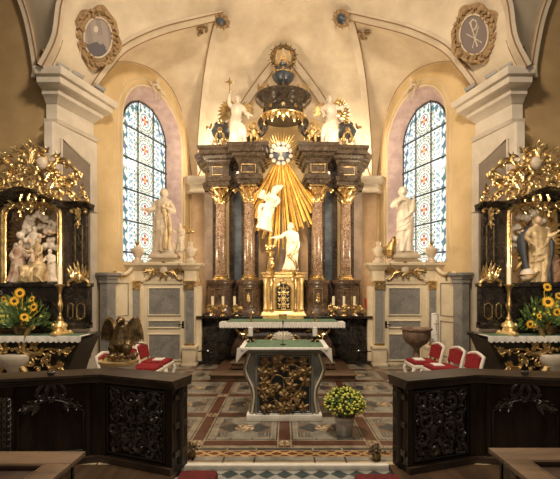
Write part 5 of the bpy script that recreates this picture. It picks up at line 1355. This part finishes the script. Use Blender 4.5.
# ------------------------------------------------------------ free-standing altar
FY=5.06; FX=X_(284.3,FY)
t=thing('freestanding_altar','free-standing altar with carved vine-leaf front and grey S-scroll sides on white plinth','altar',(FX,FY+.3,0))
b=MB(); b.bbox(FX-.48,FX+.48,FY-.02,FY+.62,0.001,.085,.012); b.build('plinth','stone_white',t)
b=MB(); b.box(FX-.365,FX+.365,FY+.06,FY+.56,.085,.90); b.build('core','altar_grey',t,smooth=False)
b=MB(); b.bbox(FX-.55,FX+.55,FY-.05,FY+.70,.895,.935,.012); b.sweep([(0,.85),(.03,.86),(.07,.895),(0,.895)],[(FX-.44,FY+.55),(FX-.44,FY+.02),(FX+.44,FY+.02),(FX+.44,FY+.55)]); b.build('table_top','altar_grey',t)
for q in (-1,1):
    b=MB(); pts=catmull([(FX+q*.44,0,.87),(FX+q*.47,0,.78),(FX+q*.50,0,.66),(FX+q*.47,0,.55),(FX+q*.41,0,.42),(FX+q*.395,0,.28),(FX+q*.42,0,.10)],5)
    for y in (FY+.05,FY+.50):
        b.tube([Vector((p.x,y,p.z)) for p in pts],.030,8)
    vs=[];
    for p in pts: vs += [(p.x,FY+.05,p.z),(p.x,FY+.50,p.z),(FX+q*.33,FY+.50,p.z),(FX+q*.33,FY+.05,p.z)]
    b.add(vs,[(i*4+k,i*4+(k+1)%4,i*4+4+(k+1)%4,i*4+4+k) for i in range(len(pts)-1) for k in range(4)])
    sd=b.build('side_scroll','altar_grey',t)
    b=MB(); 
    b.tube([Vector((p.x-q*.01,FY+.015,p.z)) for p in pts],.012,6); b.build('scroll_edge','ivory_paint',sd)
# panel
pw,ph=.60,.68; pz=.475
b=MB(); b.box(FX-.35,FX+.35,FY+.035,FY+.06,pz-.38,pz+.38); b.build('panel_ground','panel_navy',t,smooth=False)
b=MB()
for o,r in ((0,.022),(.03,.010)):
    b.tube([(FX-.355+o,FY+.02,pz-.385+o),(FX+.355-o,FY+.02,pz-.385+o),(FX+.355-o,FY+.02,pz+.375-o),(FX-.355+o,FY+.02,pz+.375-o)],r,6,closed=True)
b.build('panel_frame','altar_grey',t)
def vineleaf(b,x,z,r,rot,y=0):
    """five-lobed domed vine leaf"""
    pts=[];N=40
    for k in range(N):
        a=2*PI*k/N; rr=r*(.78+.26*abs(math.cos(2.5*a))**.7)*(1+.05*math.cos(15*a)); 
        if abs(a-PI)<.35: rr*=.6
        pts.append((x+rr*math.cos(a+rot),y+.005,z+rr*math.sin(a+rot)))
    mid=[(x+(p[0]-x)*.55,y-.028-.010*math.cos(5*2*PI*i/N),z+(p[2]-z)*.55) for i,p in enumerate(pts)]
    b.add(pts+mid+[(x,y-.018,z)],[(i,(i+1)%N,N+(i+1)%N,N+i) for i in range(N)]+[(N+i,N+(i+1)%N,2*N) for i in range(N)])
    for k in (0,1,2,3,4):
        a=rot+k*2*PI/5; b.tube([(x,y-.022,z),(x+.5*r*math.cos(a),y-.04,z+.5*r*math.sin(a)),(x+.9*r*math.cos(a),y-.006,z+.9*r*math.sin(a))],[.004,.004,.002],4)
rn=random.Random(11)
lv=[(-.225,.245),(-.075,.27),(.09,.265),(.235,.25),(-.15,.14),(.01,.17),(.17,.12),(.25,.03),(-.245,.02),(.09,-.02),(-.10,-.05),(.0,-.13),(.22,-.13),(-.235,-.16),(-.10,-.27),(.08,-.25),(.23,-.27),(-.22,-.28)]
lv+=[(-.27,.13),(.27,.15),(.10,.09),(-.17,-.10),(.13,-.15),(-.01,-.27),(-.28,-.07)]
for i,(x,z) in enumerate(lv):
    x*=1.04; z*=1.12
    b=MB(); b.M=frame((FX,FY+.03,pz),(1,0,0),(0,0,1)); vineleaf(b,x,z,.078*rn.uniform(.8,1.2),rn.uniform(0,6.28),-.018*(i%2)); b.build('vine_leaf','vine_bronze',t,angle=60)
for (x,z) in ((-.15,-.02),(.04,.07),(.16,-.20),(-.02,-.33)):
    b=MB(); b.M=frame((FX,FY+.01,pz),(1,0,0),(0,0,1))
    for r_ in range(4):
        for k in range(4-r_): b.blob((x+(k-(3-r_)/2)*.026,-.01,z-r_*.022),.015,7,5)
    b.build('grape_cluster','vine_bronze',t)
b=MB(); b.M=frame((FX,FY+.03,pz),(1,0,0),(0,0,1))
b.tube(catmull([(-.04,-.01,-.36),(-.13,-.02,-.18),(-.19,-.02,-.05),(-.13,-.02,.10),(-.02,-.02,.08),(.0,-.02,-.06),(.06,-.02,-.16),(.18,-.02,-.10),(.27,-.02,.1),(.16,-.02,.22),(.02,-.02,.24),(-.13,-.01,.20),(-.28,-.01,.16)],6),.010,6)
for (x,z,a,k) in ((-.16,.06,30,9),(.12,-.10,200,-9),(.02,-.22,100,9),(-.17,-.24,60,-9),(.15,.20,-60,9)): curl(b,(x,z),a,.2,'J',k,.007,-.02)
b.build('vine_stem','vine_bronze',t)
# cloth: white with hanging corners + green cover
b=MB(); b.bbox(FX-.56,FX+.56,FY-.06,FY+.70,.9365,.943,.003)
for q in (-1,1):
    vs=[];N=12
    for i in range(N+1):
        s=i/N; y=FY-.06+.76*s; d=.06+.14*abs(2*s-1)**1.5+.01*math.sin(s*30); xx=FX+q*(.565+.015*math.sin(s*22))
        vs += [(FX+q*.555,y,.942),(xx,y,.93),(xx+q*.015,y,.935-d),(xx+q*.008,y,.935-d),(FX+q*.556,y,.93)]
    b.add(vs,[(i*5+k,(i+1)*5+k,(i+1)*5+k+1,i*5+k+1) for i in range(N) for k in range(4)])
vs=[];N=40
for i in range(N+1): s=i/N; x=FX-.56+1.12*s; vs += [(x,FY-.062,.942),(x,FY-.068,.935-.016),(x,FY-.062,.935-.018)]
b.add(vs,[(i*3+k,(i+1)*3+k,(i+1)*3+k+1,i*3+k+1) for i in range(N) for k in range(2)])
for q in (-1,1):
    vs=[];
    for i in range(9):
        s=i/8; x=FX+q*(.44+.15*s); d=.02+.17*s**1.5; y=FY-.064-.012*math.sin(s*9)
        vs += [(x,y,.941),(x+q*.01*s,y-.004,.935-d*.6),(x+q*.012*s,y,.935-d),(x+q*.012*s,y+.008,.935-d)]
    b.add(vs,[(i*4+k,i*4+4+k,i*4+5+k,i*4+1+k) for i in range(8) for k in range(3)])
solo(b,'altar_cloth','linen','white cloth with drooping corners on the free-standing altar','cloth',(FX,FY+.3,.9365))
b=MB(); b.bbox(FX-.50,FX+.50,FY-.03,FY+.66,.9435,.949,.002); solo(b,'altar_runner','green_cloth','green cover laid over the white cloth of the free-standing altar','cloth',(FX,FY+.3,.9435))
for q,px in ((-1,250.5),(1,315)):
    y=FY+.42; x=X_(px,y)
    t=thing('low_candlestick','thick white candle in low black and gilt holder, %s end of the free-standing altar'%('left' if q<0 else 'right'),'candlestick',(x,y,.949),'low candlesticks on the free-standing altar')
    b=MB(); b.lathe([(.055,0),(.05,.012),(.02,.03),(.025,.05),(.06,.065),(.062,.078),(.04,.08)],14,c=(x,y,.95)); b.build('holder','black_metal',t)
    b=MB()
    for k in range(3):
        a=2*PI*k/3-PI/2; b.tube([(x+.03*math.cos(a),y+.03*math.sin(a),.985),(x+.07*math.cos(a),y+.07*math.sin(a),.97),(x+.08*math.cos(a),y+.08*math.sin(a),.954)],.007,5)
    b.build('feet','brass',t)
    b=MB(); b.lathe([(.034,0),(.034,.12),(.005,.125)],16,c=(x,y,1.028)); b.tube([(x,y,1.15),(x,y,1.17)],.003,4); b.build('wax_candle','paper',t)
x=X_(283,FY+.1); t=thing('altar_microphone','thin black microphone stand in the middle of the free-standing altar','microphone',(x,FY+.12,.949))
b=MB(); b.lathe([(.035,0),(.035,.01),(.008,.015)],12,c=(x,FY+.12,.95)); b.tube([(x,FY+.12,.96),(x,FY+.12,1.22)],.0035,5); b.build('stand','black_metal',t)
b=MB(); b.tube([(x,FY+.12,1.215),(x,FY+.12,1.265)],.009,8); b.build('head','black_metal',t)
# ------------------------------------------------------------ potted chrysanthemum
CY=4.62; cxx=X_(344.5,CY); t=thing('potted_chrysanthemum','round yellow chrysanthemum in a crinkled silver pot on the floor beside the altar','potted plant',(cxx,CY,0))
b=MB(); b.lathe([(.085,0.001),(.088,.02),(.10,.12),(.115,.20),(.125,.215),(.11,.21),(.08,.18)],24,c=(cxx,CY,0),rfun=lambda a,z:1+.03*math.cos(12*a)); b.build('pot','silver',t)
b=MB(); rn=random.Random(4)
C0=Vector((cxx,CY,.355))
b.blob(C0,(.19,.19,.14),16,10)
for k in range(260):
    a=rn.uniform(0,2*PI); e=rn.uniform(-.7,1.4); d=Vector((math.cos(a)*math.cos(e),math.sin(a)*math.cos(e),math.sin(e)*.75)); b.leaf(C0+d*.15,d+Vector((rn.uniform(-.4,.4),rn.uniform(-.4,.4),rn.uniform(-.3,.5))),d.cross(Vector((0,1,0))) if abs(d.y)<.9 else (1,0,0),.10,.018,.2,n=3)
b.build('foliage','leaf',t)
b=MB(); n=0
for k in range(330):
    i=k+rn.uniform(0,1); ph_=math.acos(1-1.42*i/330); th=PI*(1+5**.5)*i; d=Vector((math.sin(ph_)*math.cos(th),math.sin(ph_)*math.sin(th),math.cos(ph_)*.78)); c=C0+d*.222*rn.uniform(.88,1.08)
    sz=rn.uniform(.010,.018); b.blob(c,(sz,sz,sz*.8),6,4); 
b.build('blossoms','mum_yellow',t,kind='stuff')
# ------------------------------------------------------------ dried arrangements at rail ends
for q,px,Y in ((-1,191.5,3.98),(1,376.5,3.93)):
    x=X_(px,Y); t=thing('dried_arrangement','small dried posy on the floor at the %s rail end'%('left' if q<0 else 'right'),'dried flowers',(x,Y,0),'dried posies at the rail ends')
    b=MB(); rn=random.Random(q+9); 
    b.lathe([(.035,.001),(.045,.03),(.04,.06)],10,c=(x,Y,0)); b.build('pot','bronze',t)
    b=MB()
    for k in range(60):
        a=rn.uniform(0,2*PI); e=rn.uniform(0,1.4); d=Vector((math.cos(a)*math.cos(e),math.sin(a)*math.cos(e),math.sin(e))); c=Vector((x,Y,.07)); r=rn.uniform(.04,.09); b.tube([c,c+d*r],.0025,4); b.blob(c+d*r,rn.uniform(.006,.014),6,4)
    b.build('seed_heads','dried',t)

# ------------------------------------------------------------ communion rails
def rail(q):
    side='left' if q<0 else 'right'
    sg=1 if q<0 else -1
    if q<0: P0,P1,P2=Vector((-3.5,3.46)),Vector((-1.84,3.97)),Vector((-1.01,3.66))
    else:   P0,P1,P2=Vector((3.5,3.52)),Vector((1.16,3.98)),Vector((.99,3.66))
    if q>0: P0,P1,P2=Vector((3.4,3.50)),Vector((1.30,3.72)),Vector((1.30,3.72))
    return P0,P1,P2
# measured corner points of the front faces
def seg_frame(a,c):
    d=Vector((c.x-a.x,c.y-a.y,0)).normalized(); M=frame((a.x,a.y,0),(d.x,d.y,0),(0,0,1)); return M,(Vector((c.x,c.y))-Vector((a.x,a.y))).length
def G(px,py,z=0): Y=F*(EYE-z)/(py-VPY); return Vector((X_(px,Y),Y))
for q in (-1,1):
    side='left' if q<0 else 'right'
    if q<0: far,bend,near=Vector((-3.6,3.42)),G(101,461),G(172,475)
    else: far,bend,near=Vector((3.3,3.60)),G(476,462),G(408,474)
    H=.815; D=.24
    t=thing('communion_rail','dark carved oak communion rail with angled end, %s of the aisle'%side,'communion rail',(bend.x,bend.y+.1,0),'communion rails')
    A_,B_,C_=(far,bend,near) if q<0 else (near,bend,far)
    def nrm(a,c): d=(c-a).normalized(); return Vector((-d.y,d.x))
    n1,n2=nrm(A_,B_),nrm(B_,C_)
    mit=(n1+n2).normalized(); mk=1/mit.dot(n1)
    poly=lambda o0,o1:[A_+n1*o0,B_+mit*(o0*mk),C_+n2*o0,C_+n2*o1,B_+mit*(o1*mk),A_+n1*o1]
    # body as two slabs
    b=MB(); 
    for a,c in ((A_,B_),(B_,C_)):
        pl=poly(.03,D); 
    pl=poly(.03,D)
    for idx in ((0,1,4,5),(1,2,3,4)):
        b.prism([(pl[i].x,pl[i].y) for i in idx],lambda x,y,d:(x,y,d),.0,H)
    b.build('body','wood_dark',t,smooth=False)
    b=MB()
    for o0,o1,z0,z1 in ((-.035,D+.04,H+.015,H+.04),(-.015,D+.03,H-.015,H+.015),(-.002,D+.02,H-.045,H-.01)):
        pl=poly(o0,o1)
        e=(C_-B_).normalized()*(.03 if q<0 else 0); e2=(A_-B_).normalized()*(.03 if q>0 else 0)
        pl[2]=pl[2]+e; pl[3]=pl[3]+e; pl[0]=pl[0]+e2; pl[5]=pl[5]+e2
        for idx in ((0,1,4,5),(1,2,3,4)): b.prism([(pl[i].x,pl[i].y) for i in idx],lambda x,y,d:(x,y,d),z0,z1)
    b.build('top_board','wood_top',t,smooth=False)
    pl=poly(-.03,D); b=MB()
    for idx in ((0,1,4,5),(1,2,3,4)): b.prism([(pl[i].x,pl[i].y) for i in idx],lambda x,y,d:(x,y,d),0.0005,.06)
    b.build('base_moulding','wood_top',t,smooth=False)
    # carved angled end
    a,c=(B_,C_) if q<0 else (A_,B_)
    M,L=seg_frame(a,c)
    for s0,s1 in ((0,.055),(L-.07,L)) :
        b=MB(); b.M=M; b.box(s0,s1,.0,.04,.06,H-.05); b.build('corner_post','wood_dark',t,smooth=False)
    b=MB(); b.M=M; x0,x1=.075,L-.09
    b.tube([(x0,.01,.10),(x1,.01,.10),(x1,.01,H-.08),(x0,.01,H-.08)],.014,6,closed=True); pf=b.build('panel_frame','wood_dark',t)
    b=MB(); b.M=M@Matrix.Translation(((x0+x1)/2,.025,(H+.02)/2)); rn=random.Random(100+q)
    filler(b,x1-x0-.04,H-.20,.15,.017,rn,0,False); filler(b,x1-x0-.04,H-.20,.11,.012,rn,.006,False); b.build('acanthus_relief','wood_carved',pf)
    # long part: pilaster hanging garland + framed panel with crest
    a,c=(A_,B_) if q<0 else (B_,C_)
    M,L=seg_frame(a,c)
    # distances from the bend
    def sx_(d): return (L-d) if q<0 else d
    def rbox(b,d0,d1,y0,y1,z0,z1): b.box(*sorted((sx_(d0),sx_(d1))),y0,y1,z0,z1)
    b=MB(); b.M=M; rbox(b,.0,.06,.0,.04,.06,H-.05); rbox(b,.10,.13,.005,.035,.06,H-.06); b.build('corner_post','wood_dark',t,smooth=False)
    d=.16
    while d<L-.6:
        b=MB(); b.M=M; x0,x1=sorted((sx_(d),sx_(d+.56))); b.tube([(x0,.02,.12),(x1,.02,.12),(x1,.02,.50),((x0+x1)/2+.1,.02,.60),((x0+x1)/2,.02,.63),((x0+x1)/2-.1,.02,.60),(x0,.02,.50)],.011,6,closed=True); pf=b.build('panel_frame','wood_dark',t)
        b=MB(); b.M=M@Matrix.Translation(((x0+x1)/2,.02,.62))
        for s in (-1,1):
            curl(b,(s*.02,.02),90-s*70,.26,'S',-s*2.4,.018,0); curl(b,(s*.10,.04),90-s*100,.20,'C',s*4,.016,0); sprig(b,(s*.10,-.03),90-s*110,.15,.035); sprig(b,(s*.18,-.06),90-s*100,.10,.028); sprig(b,(s*.06,.0),90-s*50,.11,.03)
        rosette(b,(0,.0),.035); b.build('carved_crest','wood_carved',pf)
        b=MB(); b.M=M; rbox(b,d+.59,d+.73,.0,.04,.06,H-.05); ps=b.build('rail_pilaster','wood_dark',t,smooth=False)
        b=MB(); b.M=M@Matrix.Translation((sx_(d+.66),-.005,0))
        for k in range(9): z=.66-.058*k; rr=.045*(1-.05*k); 
        for k in range(9):
            z=.68-.062*k
            for s in (-1,0,1): b.leaf((s*.02,0,z),(s*.5,-.1,-1),(0,-1,0),.085,.022,.2,n=4)
            b.blob((0,-.012,z-.02),.014,6,5)
        b.build('hanging_garland','wood_carved',ps)
        d+=.78
    # end face towards the aisle: hinges
    e=C_ if q<0 else A_; pv=B_; dd_=(e-pv).normalized(); nn=n2 if q<0 else n1
    for z in (.14,.40,.66):
        b=MB(); c0_=e+nn*.03+dd_*.004; c1_=e+nn*(D-.02)+dd_*.004
        b.prism([(c0_.x,c0_.y),(c1_.x,c1_.y),((c1_+dd_*.012).x,(c1_+dd_*.012).y),((c0_+dd_*.012).x,(c0_+dd_*.012).y)],lambda x,y,d_:(x,y,d_),z,z+.05); b.build('hinge','iron_hinge',t,smooth=False)
    b=MB(); c0_=e+nn*.02+dd_*.002; 
    b.lathe([(.035,.06),(.04,.12),(.03,.20),(.04,.40),(.03,.60),(.045,.70),(.04,.75)],10,c=(c0_.x+dd_.x*.03,c0_.y+.10,0)); b.build('end_baluster','wood_dark',t)
# ------------------------------------------------------------ front pews (book desks) at the lower corners
for q in (-1,1):
    side='left' if q<0 else 'right'
    Yb=2.30; zt=EYE-(451-VPY)/F*Yb if q<0 else EYE-(447.5-VPY)/F*Yb
    xe=X_(86,Yb) if q<0 else X_(488,Yb); s=-q
    t=thing('pew_desk','brown wooden pew front with framed sunken desk top, bottom %s corner'%side,'pew',(xe+q*.8,Yb-.4,0),'pew fronts')
    xo=xe+q*2.2
    b=MB(); b.bbox(*sorted((xe,xo)),Yb-.16,Yb,zt-.03,zt,.006); b.bbox(*sorted((xe,xe+q*.13)),.9,Yb-.161,zt-.03,zt,.006); b.bbox(*sorted((xe+q*.02,xo)),.85,.95,zt-.03,zt,.006); b.build('desk_frame','wood_pew',t)
    b=MB(); b.tube([(xe+q*.135,.9,zt-.006),(xe+q*.135,Yb-.165,zt-.006),(xo,Yb-.165,zt-.006)],.010,6); b.build('inner_moulding','wood_pew',t)
    b=MB(); b.box(*sorted((xe+q*.10,xo)),.95,Yb-.12,zt-.065,zt-.035); b.build('desk_top','wood_desk',t,smooth=False)
    b=MB(); b.box(*sorted((xe+q*.05,xe+q*.09)),.9,Yb-.05,0,zt-.03); b.build('end_panel','wood_pew',t,smooth=False)
    b=MB(); b.box(*sorted((xe+q*.05,xo)),Yb-.07,Yb-.03,0,zt-.03); b.build('front_panel','wood_desk',t,smooth=False)
    for k in range(5):
        b=MB(); y=Yb-.22-.22*k; b.bbox(*sorted((xe+q*.015,xe+q*.05)),y-.03,y+.03,zt-.14,zt-.031,.008); b.build('bracket','wood_pew',t)
# red velvet stools at the bottom edge
for q,px0,px1,py in ((-1,181,219,468.5),(1,353,398,472)):
    Y=3.15; z=EYE-(py-VPY)/F*Y; x=X_((px0+px1)/2,Y)
    w_=(px1-px0)/F*Y/2
    t=thing('velvet_kneeler','dark red velvet kneeling stool at the front edge, %s of the aisle'%('left' if q<0 else 'right'),'kneeler',(x,Y-.1,-.05 if 1 else 0),'velvet kneelers')
    b=MB(); b.bbox(x-w_,x+w_,Y-.34,Y,z-.10,z,.045); b.build('cushion','red_carpet',t)
    b=MB(); b.bbox(x-w_*.9,x+w_*.9,Y-.31,Y-.03,z-.16,z-.095,.01); b.build('seat_frame','wood_dark',t)
    for sx in (-1,1):
        for y in (Y-.29,Y-.06):
            b=MB(); zf=-.05 if abs(x+sx*w_*.78)<1 else 0
            b.lathe([(.022,zf-z+.15+.0),(.016,zf-z+.25),(.026,-.05),(.022,0)],10,c=(x+sx*w_*.78,y,z-.15)); b.build('leg','wood_dark',t)
# ------------------------------------------------------------ chairs
def chair_at(x,y,rz,lab,proto=None):
    if proto is not None:
        c=copytree(proto,(x,y,0),lab); c.rotation_euler=(0,0,rz); return c
    t=thing('altar_chair',lab,'chair',(0,0,0),'red velvet chairs'); KZ=.86
    # local: seat faces +x ; back at -x
    b=MB(); b.bbox(-.22,.24,-.22,.22,.36,.42,.02)
    b.build('seat_rail','white_paint',t)
    b=MB(); b.bbox(-.20,.22,-.20,.20,.415,.475,.028); b.build('seat','red_velvet',t)
    for s in (-1,1):
        b=MB(); b.tube(catmull([(.20,s*.18,.38),(.24,s*.20,.30),(.20,s*.18,.14),(.23,s*.20,0)],5),[.032,.034,.034,.032,.03,.028,.026,.025,.024,.022,.022,.022,.022,.022,.024,.026],8); b.build('leg','white_paint',t)
        b=MB(); b.tube(catmull([(-.20,s*.18,.40),(-.21,s*.18,.2),(-.27,s*.18,0)],5),.024,8); b.build('leg','white_paint',t)
    b=MB(); b.tube([(-.20,-.20,.38),(-.24,-.21,.60),(-.28,-.20,.71),(-.285,-.10,.735),(-.287,0,.75),(-.285,.10,.735),(-.28,.20,.71),(-.24,.21,.60),(-.20,.20,.38)],.025,8); b.tube([(-.225,-.2,.52),(-.225,.2,.52)],.02,8); b.build('back_frame','white_paint',t)
    b=MB(); b.prism([(-.18,.51),(.18,.51),(.18,.70),(.09,.72),(0,.73),(-.09,.72),(-.18,.70)],lambda a,c,d:(-.225-(c-.53)*.2+d,a,c),-.022,.035); b.build('backrest','red_velvet',t)
    t.location=(x,y,0); t.rotation_euler=(0,0,rz); return t
pr_=chair_at(2.33,6.75,PI+.06,'red velvet white-framed chair right of the altar, nearest the stone font')
chair_at(2.46,6.28,PI+.06,'red velvet white-framed chair on the right, tallest in view in the middle',pr_)
chair_at(2.50,5.78,PI+.05,'red velvet white-framed chair on the right, mostly hidden behind the rail',pr_)
chair_at(-2.16,6.75,-.05,'red velvet white-framed chair on the left, farthest from the eagle figure',pr_)
chair_at(-2.17,6.26,-.05,'red velvet white-framed chair on the left, second from the eagle figure',pr_)
chair_at(-2.34,5.76,-.05,'red velvet white-framed chair on the left, hidden behind the eagle figure',pr_)
for i,(x,y,lab) in enumerate(((2.28,6.75,'folded white paper on the seat of the chair nearest the font'),(2.42,6.28,'folded white paper on the seat of the middle chair at the right'),(-2.10,6.75,'folded white paper on the seat of the far chair at the left'))):
    b=MB(); b.bbox(x-.10,x+.06,y-.10,y+.10,.477,.492,.003); solo(b,'song_sheet','paper',lab,'paper',(x,y,.477),'papers on the chairs')
# ------------------------------------------------------------ font and paschal candle
fx,fy=X_(416.5,7.65),7.65
t=thing('baptismal_font','round brown stone baptismal font on slim stem, before the right door','font',(fx,fy,0))
zt=Z_(328,7.65)
b=MB(); b.lathe([(.07,zt-.38),(.10,zt-.35),(.20,zt-.28),(.255,zt-.19),(.262,zt-.08),(.265,zt-.05),(.29,zt-.03),(.29,zt),(.24,zt),(.20,zt-.06)],28,c=(fx,fy,0)); b.build('basin','stone_font',t)
b=MB(); b.lathe([(.20,0.001),(.19,.05),(.12,.09),(.06,.14),(.05,.30),(.065,.40),(.05,.5),(.075,zt-.375)],18,c=(fx,fy,0)); b.build('stem','stone_font',t)
px_,py_=X_(435,7.9),7.9
t=thing('paschal_candle','tall decorated white candle on stand behind the red chairs at the right','candle',(px_,py_,0))
b=MB(); b.lathe([(.16,0.001),(.15,.03),(.04,.08),(.025,.20),(.03,.35),(.02,.45),(.08,.52),(.08,.54)],16,c=(px_,py_,0)); b.build('stand','brass',t)
b=MB(); b.lathe([(.075,0),(.07,.64),(.006,.65)],18,c=(px_,py_,.54)); b.build('wax_candle','paper',t)
b=MB(); b.M=frame((px_,py_-.074,.95),(1,0,0),(0,0,1)); b.tube([(0,0,-.10),(0,0,.10)],.008,5); b.tube([(-.045,.005,.03),(.045,.005,.03)],.008,5)
for z in (-.2,.2): b.tube([(-.05,.02,z),(0,0,z+.03),(.05,.02,z)],.006,5)
b.build('candle_decoration','robe_red',t)
# ------------------------------------------------------------ eagle ambo on white pedestal
ex,ey=X_(119,5.0),5.0
t=thing('round_pedestal','round white pedestal with gilt rim carrying the bronze eagle, behind the left rail','pedestal',(ex,ey,0))
b=MB(); b.lathe([(.26,0.001),(.26,.08),(.20,.12),(.19,.60),(.20,.74)],28,c=(ex,ey,0)); b.build('drum','white_paint',t)
b=MB(); b.lathe([(.20,.74),(.235,.76),(.24,.79),(.05,.795)],28,c=(ex,ey,0)); b.build('rim','gold_pale',t)
ez=.797; ex=X_(122.5,5.0)
t=thing('bronze_eagle','bronze eagle lectern figure with half-spread wings crouching over rocks','eagle',(ex,ey,ez))
b=MB(); rn=random.Random(6)
b.tube([(ex,ey+.02,ez+.12),(ex,ey-.02,ez+.22),(ex+.0,ey-.03,ez+.34),(ex+.01,ey-.06,ez+.44)],[.11,.13,.10,.06],12); b.blob((ex+.015,ey-.09,ez+.49),(.055,.065,.05),12,9); b.tube([(ex+.015,ey-.14,ez+.49),(ex+.02,ey-.18,ez+.475),(ex+.02,ey-.185,ez+.45)],[.022,.015,.005],7)
for s in (-1,1): b.tube([(ex+s*.07,ey-.03,ez+.22),(ex+s*.09,ey-.08,ez+.14),(ex+s*.08,ey-.09,ez+.06)],[.07,.06,.03],9)
b.build('body','bronze',t,voxel=.010,sm=1)
b=MB()
for k in range(26):
    a=rn.uniform(0,2*PI); r_=rn.uniform(.03,.17); b.blob((ex+r_*math.cos(a),ey+r_*math.sin(a),ez+.04+rn.uniform(0,.05)),(rn.uniform(.03,.06),.04,rn.uniform(.02,.04)),7,5)
for k in range(8): b.tube(catmull([(ex-.17+.05*k,ey-.17+.02*(k%3),ez+.02),(ex-.12+.05*k,ey-.18,ez+.07),(ex-.08+.04*k,ey-.12,ez+.03)],4),.014,6)
b.build('rocks','bronze',t,voxel=.008)
for s in (-1,1):
    b=MB(); b.M=frame((ex+s*.07,ey-.01,ez+.38),(s,0,0),(0,0,1))@Matrix.Scale(.82,4,(1,0,0)); 
    b.tube(catmull([(0,0,-.02),(.05,-.01,.07),(.12,-.0,.13),(.18,.02,.08)],5),[.05,.05,.048,.045,.04,.04,.035,.035,.03,.03,.03,.028,.025,.02,.02,.02],8)
    for i in range(10):
        f=i/9; rx=.02+.16*f; rz=.0+.12*math.sin(f*2.2); b.leaf((rx,-.01,rz),(.05+.25*f,-.05,-1),(0,-1,0),.31-.10*abs(f-.55),.030,.05,n=5); b.leaf((rx,-.03,rz+.01),(.05+.22*f,-.05,-1),(0,-1,0),.18,.03,.08,n=4)
    b.build('wing','bronze',t)
    b=MB(); 
b=MB(); b.tube([(X_(128,5.0),ey-.12,ez+.24),(X_(149,5.0),ey-.12,ez+.205)],.007,6); b.build('reading_rod','bronze',t)
